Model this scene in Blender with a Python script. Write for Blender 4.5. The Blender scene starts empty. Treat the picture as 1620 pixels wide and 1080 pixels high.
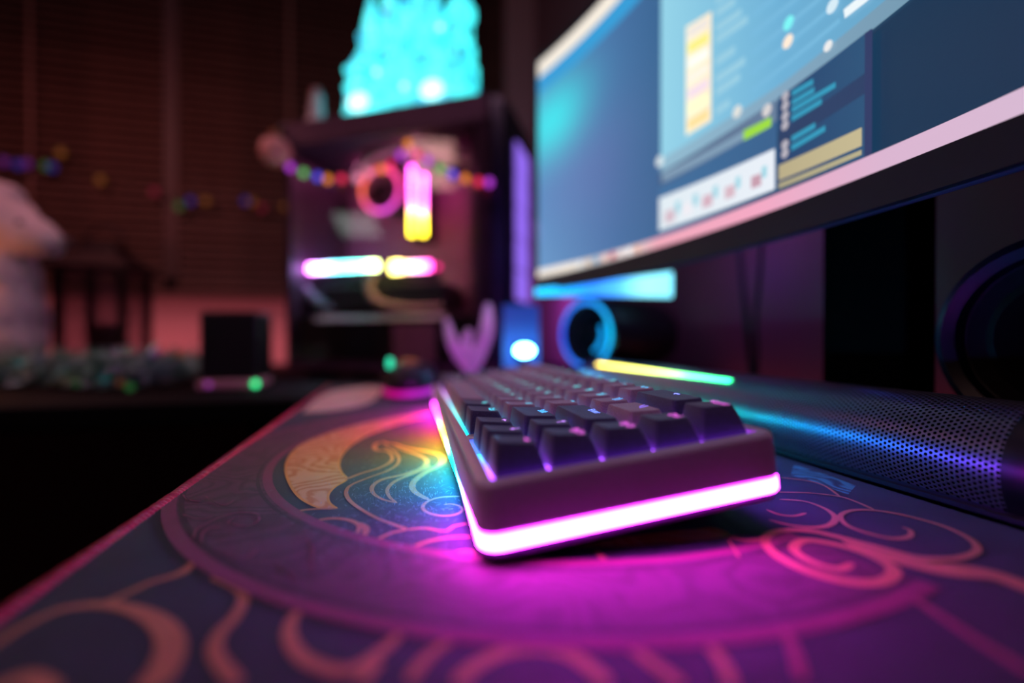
import bpy, bmesh, math, random
from mathutils import Vector, Matrix
random.seed(7)
C = bpy.context.scene
COL = C.collection
PI = math.pi
# ------------------------------------------------------------------ camera, world, lights, exposure
TH = math.radians(14.2)      # camera turned this far to the right of the desk's long axis
CH = 0.070                   # camera height above the mat
FP, HY = 720.0, 536.0
cam = bpy.data.cameras.new('camera'); camo = bpy.data.objects.new('camera', cam); COL.objects.link(camo)
cam.lens = 16; cam.sensor_width = 36; cam.clip_start = 0.01
camo.location = (0, 0, CH)
camo.rotation_euler = (math.radians(90 - 0.318), 0, -TH)
cam.dof.use_dof = True; cam.dof.focus_distance = 0.205; cam.dof.aperture_fstop = 1.85
C.camera = camo
C.view_settings.view_transform = 'Standard'; C.view_settings.look = 'None'
C.view_settings.gamma = 1; C.view_settings.use_curve_mapping = False
C.view_settings.exposure = 0.0
C.cycles.use_denoising = True
C.cycles.max_bounces = 6; C.cycles.transparent_max_bounces = 12
C.cycles.sample_clamp_indirect = 4.0
w = bpy.data.worlds.new('world'); C.world = w; w.use_nodes = True
w.node_tree.nodes['Background'].inputs[0].default_value = (0.6, 0.35, 0.45, 1)
w.node_tree.nodes['Background'].inputs[1].default_value = 0.012

def area(name, loc, target, size, energy, col, sy=None):
    l = bpy.data.lights.new(name, 'AREA'); l.energy = energy; l.color = col; l.size = size
    if sy: l.shape = 'RECTANGLE'; l.size_y = sy
    o = bpy.data.objects.new(name, l); COL.objects.link(o); o.location = loc
    o.rotation_euler = (Vector(target) - Vector(loc)).to_track_quat('-Z', 'Y').to_euler()
    return o
area('ceiling_light', (-0.40, 0.15, 1.45), (0.0, 0.3, 0), 0.5, 3.4, (0.95, 0.46, 0.70))
area('window_wall_fill', (-0.75, 1.0, 0.75), (-0.55, 1.5, 0.0), 0.2, 1.1, (1.0, 0.33, 0.33))  # unseen light added to brighten the blinds and the wall below
area('garland_fill', (-0.62, 0.62, 0.42), (-0.50, 0.72, 0.0), 0.12, 0.10, (0.85, 0.95, 0.9))  # unseen light added to bring up the tinsel
area('low_wall_light', (-0.62, 1.38, 0.010), (-0.62, 1.5, 0.10), 1.6, 1.5, (1.0, 0.27, 0.33), 0.02)
area('monitor_back_light', (0.36, 0.47, 0.22), (0.46, 0.5, 0.1), 0.10, 0.11, (0.5, 0.12, 1.0))
area('tower_gap_light', (0.34, 1.12, 0.16), (0.44, 1.45, 0.03), 0.08, 1.4, (0.55, 0.10, 1.0))
ww = area('wall_wash_light', (0.435, 0.37, 0.002), (0.435, 0.37, 0.1), 0.02, 0.030, (1.0, 0.16, 0.22), 0.40); ww.rotation_euler = (PI, 0, 0)
area('left_warm_fill', (-1.0, 0.10, 0.85), (-0.05, 0.85, 0.40), 0.2, 0.9, (1.0, 0.50, 0.46))  # unseen warm light added for the figure and bauble on the tower
area('monitor_rear_glow', (0.405, 0.485, 0.150), (0.46, 0.485, 0.168), 0.02, 0.010, (0.10, 0.10, 1.0))
area('feather_fill', (0.185, 0.605, 0.235), (0.02, 0.80, 0.02), 0.05, 0.11, (0.62, 0.36, 1.0))  # violet fill added for the feather, tower front and far keys

# ------------------------------------------------------------------ helpers
def s2l(c):
    return tuple(((v/255)/12.92 if v/255 <= 0.04045 else (((v/255)+0.055)/1.055)**2.4) for v in c)
def cw(cx, d, z): return Vector((cx*math.cos(TH)+d*math.sin(TH), -cx*math.sin(TH)+d*math.cos(TH), z))
def P(px, py, d): return cw((px-810)/FP*d, d, CH-(py-HY)/FP*d)
def G(px, py, z=0.0):
    d = (CH-z)*FP/(py-HY); return cw((px-810)/FP*d, d, z)
def YP(px, py, Y):            # point of the pixel's ray on the plane Y = const
    k = (px-810)/FP; d = Y/(math.cos(TH)-k*math.sin(TH)); return P(px, py, d)
def XP(px, py, X):
    k = (px-810)/FP; d = X/(k*math.cos(TH)+math.sin(TH)); return P(px, py, d)

class MB:
    def __init__(s): s.v = []; s.f = []; s.m = []; s.c = []
    def add(s, verts, faces, mi=0, col=None):
        n = len(s.v); s.v += [tuple(p) for p in verts]
        s.f += [tuple(i+n for i in f) for f in faces]; s.m += [mi]*len(faces)
        if col is not None:
            s.c += ([tuple(c) for c in col] if isinstance(col[0], (tuple, list)) else [tuple(col)]*len(verts))
        return s
    def box(s, lo, hi, mi=0, col=None, M=None, b=0.0):
        x0, y0, z0 = lo; x1, y1, z1 = hi
        if b <= 0:
            v = [(x, y, z) for z in (z0, z1) for x, y in ((x0, y0), (x1, y0), (x1, y1), (x0, y1))]
            f = [(3, 2, 1, 0), (4, 5, 6, 7)]+[(i, (i+1) % 4, (i+1) % 4+4, i+4) for i in range(4)]
        else:
            v = []; f = []
            for z, ins in ((z0, b), (z0+b, 0), (z1-b, 0), (z1, b)):
                k = b*0.7
                xa, xb, ya, yb = x0+ins, x1-ins, y0+ins, y1-ins
                v += [(xa+k, ya, z), (xb-k, ya, z), (xb, ya+k, z), (xb, yb-k, z), (xb-k, yb, z), (xa+k, yb, z), (xa, yb-k, z), (xa, ya+k, z)]
            for l in range(3): f += [(l*8+i, l*8+(i+1) % 8, l*8+8+(i+1) % 8, l*8+8+i) for i in range(8)]
            f += [tuple(range(7, -1, -1)), tuple(range(24, 32))]
        if M is not None: v = [M @ Vector(p) for p in v]
        return s.add(v, f, mi, col)
    def loft(s, rings, cap0=True, cap1=True, mi=0, closed=True, col=None):
        n = len(rings[0]); v = [p for r in rings for p in r]; f = []
        for l in range(len(rings)-1):
            for i in range(n if closed else n-1):
                j = (i+1) % n; f.append((l*n+i, l*n+j, l*n+n+j, l*n+n+i))
        if cap0: f.append(tuple(range(n-1, -1, -1)))
        if cap1: f.append(tuple((len(rings)-1)*n+i for i in range(n)))
        return s.add(v, f, mi, col)
    def lathe(s, prof, n=24, M=None, mi=0, col=None, caps=(True, True)):   # prof: [(r,z)], about z
        rings = [[(r*math.cos(2*PI*i/n), r*math.sin(2*PI*i/n), z) for i in range(n)] for r, z in prof]
        if M is not None: rings = [[M @ Vector(p) for p in r] for r in rings]
        return s.loft(rings, caps[0], caps[1], mi, True, col)
    def tube(s, pts, r, n=8, mi=0, col=None, cap=True):
        pts = [Vector(p) for p in pts]; rings = []; up = Vector((0, 0, 1)); cs = []
        for i, p in enumerate(pts):
            t = (pts[min(i+1, len(pts)-1)]-pts[max(i-1, 0)]).normalized()
            a = t.cross(up);
            if a.length < 0.05: a = t.cross(Vector((1, 0, 0)))
            a.normalize(); b = a.cross(t)
            rr = r[i] if isinstance(r, (list, tuple)) else r
            rings.append([p+a*rr*math.cos(2*PI*k/n)+b*rr*math.sin(2*PI*k/n) for k in range(n)])
            if col is not None and isinstance(col[0], (tuple, list)): cs += [col[i]]*n
        return s.loft(rings, cap, cap, mi, True, cs if cs else col)
    def sphere(s, c, r, n=10, mi=0, col=None, sc=(1, 1, 1)):
        prof = [(max(1e-5, r*math.sin(PI*i/n)), -r*math.cos(PI*i/n)) for i in range(n+1)]
        M = Matrix.Translation(c) @ Matrix.Diagonal((*sc, 1))
        return s.lathe(prof, max(8, n+4), M, mi, col)
    def mesh(s, name, mats, smooth=40):
        me = bpy.data.meshes.new(name); me.from_pydata(s.v, [], s.f)
        for m in (mats if isinstance(mats, (list, tuple)) else [mats]): me.materials.append(m)
        me.polygons.foreach_set('material_index', s.m)
        if s.c and len(s.c) == len(s.v):
            a = me.color_attributes.new('Col', 'FLOAT_COLOR', 'POINT')
            a.data.foreach_set('color', [x for c in s.c for x in (c[0], c[1], c[2], 1.0)])
        bm = bmesh.new(); bm.from_mesh(me); bmesh.ops.recalc_face_normals(bm, faces=bm.faces); bm.to_mesh(me); bm.free()
        if smooth:
            me.polygons.foreach_set('use_smooth', [True]*len(me.polygons)); me.set_sharp_from_angle(angle=math.radians(smooth))
        me.update(); return me
def tag(o, label=None, cat=None, group=None, kind=None):
    if label: o['label'] = label
    if cat: o['category'] = cat
    if group: o['group'] = group
    if kind: o['kind'] = kind
    return o
def obj(name, mb, mats, parent=None, smooth=40, **k):
    me = mb if isinstance(mb, bpy.types.Mesh) else mb.mesh(name, mats, smooth)
    o = bpy.data.objects.new(name, me); COL.objects.link(o)
    if parent: o.parent = parent
    return tag(o, **k)
def empty(name, M=None, **k):
    o = bpy.data.objects.new(name, None); COL.objects.link(o); o.empty_display_size = 0.02
    if M is not None: o.matrix_world = M if isinstance(M, Matrix) else Matrix.Translation(M)
    return tag(o, **k)
def catmull(pts, n=8, closed=False):
    pts = [Vector(p) for p in pts]; out = []
    for i in range(len(pts)-1):
        p0 = pts[max(i-1, 0)]; p1 = pts[i]; p2 = pts[i+1]; p3 = pts[min(i+2, len(pts)-1)]
        for k in range(n):
            t = k/n; out.append(0.5*((2*p1)+(p2-p0)*t+(2*p0-5*p1+4*p2-p3)*t*t+(3*p1-p0-3*p2+p3)*t**3))
    out.append(pts[-1]); return out

# materials ---------------------------------------------------------------
MATS = {}
def nd(nt, t, **k):
    n = nt.nodes.new(t)
    for a, b in k.items(): setattr(n, a, b)
    return n
def mat(name, col, rough=0.5, metal=0.0, nscale=60, namt=0.15, bump=0.0, bscale=400, spec=0.5, sheen=0.0, trans=0.0, coat=0.0, ior=1.45):
    m = bpy.data.materials.new(name); m.use_nodes = True; nt = m.node_tree; b = nt.nodes['Principled BSDF']
    tc = nd(nt, 'ShaderNodeTexCoord'); nz = nd(nt, 'ShaderNodeTexNoise'); nz.inputs['Scale'].default_value = nscale; nz.inputs['Detail'].default_value = 3
    nt.links.new(tc.outputs['Object'], nz.inputs['Vector'])
    cr = nd(nt, 'ShaderNodeValToRGB'); c = s2l(col)
    cr.color_ramp.elements[0].position = 0.3; cr.color_ramp.elements[1].position = 0.7
    cr.color_ramp.elements[0].color = (*[v*(1-namt) for v in c], 1); cr.color_ramp.elements[1].color = (*[min(1, v*(1+namt)) for v in c], 1)
    nt.links.new(nz.outputs['Fac'], cr.inputs['Fac']); nt.links.new(cr.outputs['Color'], b.inputs['Base Color'])
    b.inputs['Roughness'].default_value = rough; b.inputs['Metallic'].default_value = metal; b.inputs['Specular IOR Level'].default_value = spec
    b.inputs['IOR'].default_value = ior
    if sheen: b.inputs['Sheen Weight'].default_value = sheen
    if trans: b.inputs['Transmission Weight'].default_value = trans
    if coat: b.inputs['Coat Weight'].default_value = coat
    if bump:
        n2 = nd(nt, 'ShaderNodeTexNoise'); n2.inputs['Scale'].default_value = bscale; n2.inputs['Detail'].default_value = 2
        nt.links.new(tc.outputs['Object'], n2.inputs['Vector'])
        bp = nd(nt, 'ShaderNodeBump'); bp.inputs['Strength'].default_value = bump; bp.inputs['Distance'].default_value = 0.0004
        nt.links.new(n2.outputs['Fac'], bp.inputs['Height']); nt.links.new(bp.outputs['Normal'], b.inputs['Normal'])
    MATS[name] = m; return m
def emit(name, col=None, strength=1.0, base=(0.02, 0.02, 0.02)):      # col None: from the 'Col' attribute
    m = bpy.data.materials.new(name); m.use_nodes = True; nt = m.node_tree; b = nt.nodes['Principled BSDF']
    b.inputs['Base Color'].default_value = (*base, 1); b.inputs['Roughness'].default_value = 0.5
    b.inputs['Emission Strength'].default_value = strength
    if col is None:
        a = nd(nt, 'ShaderNodeAttribute', attribute_name='Col'); nt.links.new(a.outputs['Color'], b.inputs['Emission Color'])
    else: b.inputs['Emission Color'].default_value = (*col, 1)
    MATS[name] = m; return m
def ramp(stops, t):
    if t <= stops[0][0]: return stops[0][1]
    for (a, ca), (b, cb) in zip(stops, stops[1:]):
        if t <= b:
            k = (t-a)/(b-a); return tuple(x*(1-k)+y*k for x, y in zip(ca, cb))
    return stops[-1][1]

M_black = mat('black plastic', (18, 17, 22), 0.45)
M_matte = mat('matte black', (14, 13, 16), 0.7, bump=0.2)
M_white = mat('off white plastic', (200, 190, 195), 0.5)
M_dgrey = mat('dark grey metal', (40, 38, 46), 0.4, 0.6)

# ------------------------------------------------------------------ room
def wall(name, lo, hi, m): return obj(name, MB().box(lo, hi), m, smooth=0, kind='structure')
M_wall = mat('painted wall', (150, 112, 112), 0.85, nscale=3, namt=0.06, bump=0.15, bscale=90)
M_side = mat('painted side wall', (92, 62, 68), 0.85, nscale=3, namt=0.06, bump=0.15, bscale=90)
M_floor = mat('dark wood floor', (52, 34, 26), 0.5, nscale=8, namt=0.35)
M_ceil = mat('ceiling paint', (150, 140, 140), 0.9)
wall('floor', (-2.0, -2.0, -0.80), (0.55, 1.62, -0.75), M_floor)
wall('ceiling', (-2.0, -2.0, 1.65), (0.55, 1.62, 1.70), M_ceil)
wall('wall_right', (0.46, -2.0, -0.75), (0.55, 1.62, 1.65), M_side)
wall('wall_left', (-2.0, -2.0, -0.75), (-1.9, 1.62, 1.65), M_wall)
wall('wall_back', (-1.9, -2.0, -0.75), (0.46, -1.9, 1.65), M_wall)
# wall with the window opening: built from four pieces round the opening as one mesh
WX0, WX1, WZ0, WZ1 = -1.75, 0.36, 0.205, 1.45
mb = MB().box((-1.9, 1.5, -0.75), (0.46, 1.62, WZ0)).box((-1.9, 1.5, WZ1), (0.46, 1.62, 1.65)).box((-1.9, 1.5, WZ0), (WX0, 1.62, WZ1)).box((WX1, 1.5, WZ0), (0.46, 1.62, WZ1))
obj('wall_front', mb, M_wall, smooth=0, kind='structure')
M_frame = mat('window frame paint', (82, 56, 52), 0.6)
win = empty('window_1', (WX0, 1.56, WZ0), kind='structure')
def wbox(lo, hi): return [tuple(a-b for a, b in zip(p, (WX0, 1.56, WZ0))) for p in (lo, hi)]
mb = MB()
for lo, hi in (((WX0, 1.545, WZ0), (WX0+0.04, 1.60, WZ1)), ((WX1-0.04, 1.545, WZ0), (WX1, 1.60, WZ1)), ((WX0+0.04, 1.545, WZ0), (WX1-0.04, 1.60, WZ0+0.04)), ((WX0+0.04, 1.545, WZ1-0.04), (WX1-0.04, 1.60, WZ1)), ((-0.648, 1.515, WZ0+0.04), (-0.614, 1.60, WZ1-0.04))):
    mb.box(*wbox(lo, hi))
obj('window_frame', mb, M_frame, win, smooth=0)
M_pane = mat('night window glass', (6, 7, 10), 0.05)
for x0, x1 in ((WX0+0.04, -0.648), (-0.614, WX1-0.04)):
    obj('pane', MB().box(*wbox((x0, 1.575, WZ0+0.04), (x1, 1.580, WZ1-0.04))), M_pane, win, smooth=0)
obj('window_sill', MB().box(*wbox((WX0-0.02, 1.455, WZ0-0.022), (WX1+0.02, 1.545, WZ0-0.0005)), b=0.004), M_frame, win)
obj('baseboard_front', MB().box((-1.9, 1.486, -0.75), (0.46, 1.4995, -0.66), b=0.003), M_frame, kind='structure')
# slatted blinds: three side by side, every slat a part
M_slat = mat('dark brown blind slat', (92, 58, 48), 0.6, nscale=12, namt=0.2)
M_cord = mat('blind ladder tape', (128, 88, 76), 0.8)
for bi, (x0, x1, lab) in enumerate(((-1.74, -0.650, 'dark brown slatted blind at the left, behind the plush bear and the lantern'),
                                    (-0.612, 0.35, 'dark brown slatted blind behind the computer tower'))):
    root = empty('window_blind', (x0, 1.52, WZ0+0.01), label=lab, cat='blind')
    wd = x1-x0
    a = math.radians(58)
    sm = MB(); 
    prof = [(-0.0135+0.0045*k, 0.0012*(1-((k-3)/3.0)**2)) for k in range(7)]
    rr = []
    for x in (0, wd):
        rr.append([(x, p*math.cos(a)-q*math.sin(a), p*math.sin(a)+q*math.cos(a)) for p, q in prof]+[(x, p*math.cos(a)-(q-0.0006)*math.sin(a), p*math.sin(a)+(q-0.0006)*math.cos(a)) for p, q in reversed(prof)])
    sm.loft(rr); sme = sm.mesh('slat', M_slat)
    nsl = 48
    for k in range(nsl):
        o = bpy.data.objects.new('slat', sme); COL.objects.link(o); o.parent = root; o.location = (0, 0, 0.02+k*0.0245)
        o.rotation_euler = (random.uniform(-0.05, 0.05), random.uniform(-0.0015, 0.0015), 0)
    obj('bottom_rail', MB().box((0, -0.012, -0.004), (wd, 0.012, 0.008), b=0.002), M_slat, root)
    obj('headrail', MB().box((0, -0.02, 0.02+nsl*0.0245), (wd, 0.02, 0.02+nsl*0.0245+0.03), b=0.002), M_slat, root)
    for xx in (0.30, wd-0.30):
        obj('ladder_tape', MB().box((xx-0.004, -0.0205, 0.008), (xx+0.004, -0.0195, 0.02+nsl*0.0245)), M_cord, root, smooth=0)

# ------------------------------------------------------------------ desk (L shaped, two tops)
M_desk = mat('black desk laminate', (7, 6, 8), 0.65, spec=0.15, nscale=120, namt=0.3)
dk = empty('desk', (0.17, 0.2, -0.75), label='black desk carrying the mat, keyboard and monitor', cat='desk')
DO = Vector((0.17, 0.2, -0.75))
def db(lo, hi, b=0.003): return MB().box(tuple(Vector(lo)-DO), tuple(Vector(hi)-DO), b=b)
obj('desktop', db((-0.104, -0.55, -0.034), (0.455, 1.48, -0.004)), M_desk, dk)
for x in (-0.08, 0.40):
    for y in (-0.50, 1.40): obj('leg', db((x, y, -0.75), (x+0.045, y+0.045, -0.034)), M_dgrey, dk)
rd = empty('desk', (-0.8, 1.05, -0.75), label='black side desk under the lantern, garland and plush bear', cat='desk'); DO = Vector((-0.8, 1.05, -0.75))
obj('desktop', db((-1.60, 0.62, -0.034), (-0.1045, 1.48, -0.004)), M_desk, rd)
for x in (-1.57, -0.19):
    for y in (0.66, 1.41): obj('leg', db((x, y, -0.75), (x+0.045, y+0.045, -0.034)), M_dgrey, rd)

# ------------------------------------------------------------------ desk mat
def mat_cloth(name, c1, c2, scroll=False, rough=0.75):
    m = bpy.data.materials.new(name); m.use_nodes = True; nt = m.node_tree; b = nt.nodes['Principled BSDF']; L = nt.links.new
    tc = nd(nt, 'ShaderNodeTexCoord')
    wv = []
    for d in ('X', 'Y'):
        q = nd(nt, 'ShaderNodeTexWave', wave_type='BANDS', bands_direction=d); q.inputs['Scale'].default_value = 520; q.inputs['Distortion'].default_value = 0.6
        L(tc.outputs['Object'], q.inputs['Vector']); wv.append(q)
    mu = nd(nt, 'ShaderNodeMath', operation='MULTIPLY'); L(wv[0].outputs['Fac'], mu.inputs[0]); L(wv[1].outputs['Fac'], mu.inputs[1])
    nz = nd(nt, 'ShaderNodeTexNoise'); nz.inputs['Scale'].default_value = 45; nz.inputs['Detail'].default_value = 5; L(tc.outputs['Object'], nz.inputs['Vector'])
    cr = nd(nt, 'ShaderNodeValToRGB'); cr.color_ramp.elements[0].position = 0.35; cr.color_ramp.elements[1].position = 0.65
    cr.color_ramp.elements[0].color = (*s2l(c1), 1); cr.color_ramp.elements[1].color = (*s2l(c2), 1)
    src = nz.outputs['Fac']
    if scroll:
        n2 = nd(nt, 'ShaderNodeTexNoise'); n2.inputs['Scale'].default_value = 22; n2.inputs['Detail'].default_value = 1; L(tc.outputs['Object'], n2.inputs['Vector'])
        mx = nd(nt, 'ShaderNodeVectorMath', operation='SCALE'); L(n2.outputs['Color'], mx.inputs[0]); mx.inputs['Scale'].default_value = 0.16
        ad = nd(nt, 'ShaderNodeVectorMath', operation='ADD'); L(tc.outputs['Object'], ad.inputs[0]); L(mx.outputs[0], ad.inputs[1])
        wr = nd(nt, 'ShaderNodeTexWave', wave_type='RINGS', rings_direction='Z'); wr.inputs['Scale'].default_value = 26; wr.inputs['Distortion'].default_value = 5; wr.inputs['Detail'].default_value = 3; wr.inputs['Detail Scale'].default_value = 2
        L(ad.outputs[0], wr.inputs['Vector']); src = wr.outputs['Fac']
        cr.color_ramp.elements[0].position = 0.1; cr.color_ramp.elements[1].position = 0.75
    L(src, cr.inputs['Fac']); L(cr.outputs['Color'], b.inputs['Base Color'])
    sp = nd(nt, 'ShaderNodeMath', operation='ADD'); L(mu.outputs[0], sp.inputs[0])
    n3 = nd(nt, 'ShaderNodeTexNoise'); n3.inputs['Scale'].default_value = 1500; L(tc.outputs['Object'], n3.inputs['Vector']); L(n3.outputs['Fac'], sp.inputs[1])
    bp = nd(nt, 'ShaderNodeBump'); bp.inputs['Strength'].default_value = 0.45; bp.inputs['Distance'].default_value = 0.0003
    L(sp.outputs[0], bp.inputs['Height']); L(bp.outputs['Normal'], b.inputs['Normal'])
    b.inputs['Roughness'].default_value = rough; b.inputs['Specular IOR Level'].default_value = 0.35; b.inputs['Sheen Weight'].default_value = 0.12
    return m
M_mat = mat_cloth('navy cloth print', (25, 34, 50), (34, 44, 62))
M_ring = mat_cloth('maroon scroll print', (72, 30, 52), (92, 40, 70), scroll=True)
M_ringline = mat_cloth('maroon outline print', (122, 40, 80), (136, 48, 90))
M_ringdark = mat_cloth('dark maroon outline print', (50, 18, 36), (60, 24, 44))
M_swirl = mat_cloth('salmon line print', (190, 118, 86), (204, 132, 98))
M_swirl2 = mat_cloth('rose line print', (150, 62, 96), (170, 72, 106))
M_gold = mat_cloth('gold crescent print', (214, 132, 66), (232, 172, 122), scroll=True)
M_goldline = mat_cloth('gold outline print', (226, 148, 60), (236, 160, 72))
M_pale = mat_cloth('pale cloud print', (236, 190, 170), (245, 210, 195))
M_teal = mat_cloth('teal picture print', (14, 60, 80), (60, 160, 170), scroll=True)
M_stitch = mat('red edge stitching', (175, 14, 64), 0.8, nscale=900, namt=0.3, sheen=0.3)
MX0, MX1, MY0, MY1 = -0.097, 0.2215, -0.10, 0.72
dm = obj('desk_mat', MB().box((MX0, MY0, -0.0038), (MX1, MY1, 0.0), b=0.0006), M_mat, smooth=0,
         label='navy cloth desk mat with a printed maroon ring, red stitched edge and salmon swirls', cat='desk mat')
def stitched(name, p0, p1, m, r=0.0021, step=0.0007, **k):
    p0 = Vector(p0); p1 = Vector(p1); n = int((p1-p0).length/step); d = (p1-p0).normalized(); a = Vector((-d.y, d.x, 0)); rings = []
    for i in range(n+1):
        rr = r*(1.0+0.11*math.sin(i*PI/2)+random.uniform(-0.05, 0.05)); c = p0+d*step*i
        rings.append([c+a*rr*1.1*math.cos(t)+Vector((0, 0, rr*math.sin(t))) for t in [k*PI/5 for k in range(10)]])
    mb = MB().loft(rings); return obj(name, mb, m, dm, **k)
stitched('stitched_edge', (MX0, MY0, -0.0011), (MX0, MY1, -0.0011), M_stitch, r=0.0026, label='red stitched edge along the left side')
M_bstitch = mat('navy edge stitching', (30, 40, 90), 0.7, nscale=900, namt=0.3)
stitched('stitched_edge', (MX1, MY0, -0.0019), (MX1, MY1, -0.0019), M_bstitch, r=0.0016, step=0.0014, label='navy stitched edge along the right side')
stitched('stitched_edge', (MX0, MY1, -0.0019), (MX1, MY1, -0.0019), M_stitch, step=0.0014, label='red stitched edge at the far end')
def annulus(name, c, r0, r1, z, m, n=220, a0=0, a1=2*PI, **k):
    mb = MB(); rs = [r0+(r1-r0)*i/4 for i in range(5)] if r1-r0 > 0.01 else [r0, r1]; rings = []
    for r in rs: rings.append([(min(max(c[0]+r*math.cos(a0+(a1-a0)*i/n), MX0+0.0022), MX1-0.002), c[1]+r*math.sin(a0+(a1-a0)*i/n), z) for i in range(n+1)])
    mb.loft(rings, False, False, closed=False); return obj(name, mb, m, dm, smooth=0, **k)
RC = (0.0955, 0.2905)
annulus('printed_ring', RC, 0.1645, 0.2005, 0.00020, M_ring, a0=math.radians(62), a1=math.radians(285), label='maroon scrollwork ring print')
annulus('printed_ring_outline', RC, 0.1985, 0.2035, 0.00022, M_ringline, a0=math.radians(62), a1=math.radians(285))
annulus('printed_ring_outline', RC, 0.1958, 0.1978, 0.00022, M_ringdark, a0=math.radians(62), a1=math.radians(285))
annulus('printed_ring_outline', RC, 0.1612, 0.1655, 0.00022, M_ringline, a0=math.radians(62), a1=math.radians(285))
annulus('printed_ring_outline', RC, 0.1668, 0.1684, 0.00022, M_ringdark, a0=math.radians(62), a1=math.radians(285))
def crA(x, y): return (400+x/3.6, 600+y/3.6)
def crB(x, y): return (x/2.7, 840+y/2.7)
def crC(x, y): return (560+x/2.7, 840+y/2.7)
def crD(x, y): return (1100+x/3.0, 720+y/3.0)
def crE(x, y): return (240+x/4.153, 740+y/4.153)
SZ = [0.00006]
def stroke(f, pts, w, m=None, name='printed_swirl'):
    """a printed line: centre points read off the photograph, laid on the mat, w = width in mm (number or list)"""
    q = [G(*f(*p)) for p in pts]; q = [Vector((p.x, p.y, 0)) for p in q]
    n = 8; c = catmull(q, n); mb = MB(); v = []; fc = []; N = len(c)
    SZ[0] += 0.000002
    for i, p in enumerate(c):
        t = (c[min(i+1, N-1)]-c[max(i-1, 0)]).normalized(); a = Vector((-t.y, t.x, 0))
        u = i/(N-1)
        if isinstance(w, (list, tuple)):
            k = u*(len(w)-1); j = min(int(k), len(w)-2); ww = w[j]*(1-(k-j))+w[j+1]*(k-j)
        else: ww = w
        ww *= 0.0005*min(1, 0.25+min(i, N-1-i)/3.0)
        v += [(p.x+a.x*ww, p.y+a.y*ww, SZ[0]), (p.x-a.x*ww, p.y-a.y*ww, SZ[0])]
        if i: fc.append((2*i-2, 2*i-1, 2*i+1, 2*i))
    mb.add(v, fc); return obj(name, mb, m or M_swirl, dm, smooth=0)
def patch(f, pts, m, name, z=0.00004, smooth=4, **k):
    q = [G(*f(*p)) for p in pts]; q = [Vector((p.x, p.y, 0)) for p in q]
    if smooth: q = catmull(q+[q[0]], smooth)[:-1]
    bm = bmesh.new(); vs = [bm.verts.new((p.x, p.y, z)) for p in q]; fa = bm.faces.new(vs)
    if fa.normal.z < 0: fa.normal_flip()
    bmesh.ops.triangulate(bm, faces=[fa]); me = bpy.data.meshes.new(name); bm.to_mesh(me); bm.free(); me.materials.append(m)
    return obj(name, me, m, dm, **k)
outer = [(385, 735), (330, 715), (260, 670), (210, 600), (185, 520), (200, 450), (250, 390), (330, 340), (450, 290), (600, 240), (760, 200), (900, 175), (1010, 160)]
inner = [(1010, 205), (900, 235), (800, 265), (680, 308), (580, 360), (515, 420), (490, 480), (503, 530), (533, 570), (465, 615), (428, 660), (435, 705), (480, 738)]
patch(crA, outer+inner, M_gold, 'printed_crescent', label='gold marbled crescent print')
stroke(crA, outer, 1.3, M_goldline, 'printed_crescent_outline')
stroke(crA, inner, 1.2, M_goldline, 'printed_crescent_outline')
stroke(crA, [(525, 572), (620, 535), (720, 505), (785, 468), (790, 435), (760, 408), (710, 405), (690, 388), (705, 365), (745, 358), (770, 372)], [2.6, 2.0, 1.8, 2.4, 3.0, 2.4])
stroke(crA, [(755, 368), (800, 368), (870, 390), (960, 405), (1050, 425), (1082, 455), (1060, 490), (975, 535), (912, 590), (920, 640), (1005, 690)], [2.0, 3.0, 3.6, 4.2, 4.0, 3.0, 2.4])
stroke(crA, [(800, 385), (880, 410), (960, 440), (990, 470), (955, 510), (850, 545), (740, 570), (682, 608), (685, 650), (740, 685), (822, 706)], [1.2, 2.6, 3.0, 3.4, 2.8, 2.2, 1.6, 1.2])
stroke(crA, [(820, 706), (778, 672), (765, 630), (795, 592), (850, 562), (950, 522), (1010, 490)], [1.2, 1.8, 2.6, 3.2])
stroke(crA, [(880, 857), (800, 828), (700, 790), (600, 732), (545, 685), (530, 640), (560, 602), (660, 560), (770, 520), (825, 480), (828, 440), (795, 405), (745, 385)], [1.8, 1.7, 1.9, 1.6, 1.6, 1.8])
stroke(crA, [(1180, 668), (1080, 672), (1010, 690), (968, 722), (985, 755), (1060, 778), (1140, 775), (1190, 752), (1180, 725), (1130, 712), (1085, 716)], [2.0, 1.6, 1.6, 1.2, 0.8])
stroke(crA, [(880, 857), (980, 850), (1090, 866), (1150, 837), (1225, 822)], [1.8, 1.6, 1.8])
stroke(crA, [(640, 968), (700, 920), (790, 877), (880, 857)], 1.8)
stroke(crA, [(835, 1015), (900, 965), (1000, 925), (1120, 903), (1250, 898)], 1.8)
stroke(crA, [(1080, 1045), (1130, 1005), (1200, 985), (1270, 990)], 2.4)
stroke(crA, [(130, 782), (230, 756), (350, 740), (478, 738)], 1.8)
stroke(crA, [(262, 852), (330, 815), (430, 795), (530, 800), (598, 828), (598, 868), (555, 905), (485, 935)], [1.4, 1.8, 2.2, 1.6, 1.0])
stroke(crA, [(590, 818), (640, 845), (635, 885), (590, 920), (548, 946)], [2.4, 2.6, 1.8, 1.2])
stroke(crB, [(-60, 510), (0, 470), (100, 408), (250, 340), (400, 318), (520, 328), (630, 365), (700, 420), (725, 490), (700, 580), (620, 690)], [2.0, 2.2, 2.6, 3.4, 5.0, 6.0, 6.5])
stroke(crB, [(440, 315), (540, 268), (640, 222), (740, 192), (790, 168), (826, 128)], [2.6, 2.2, 2.2, 3.6, 1.2])
stroke(crB, [(900, 200), (965, 225), (1022, 255), (1035, 300), (1000, 370), (935, 440), (912, 510), (945, 580), (1015, 660)], [2.0, 2.6, 2.8, 3.2, 3.2])
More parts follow.
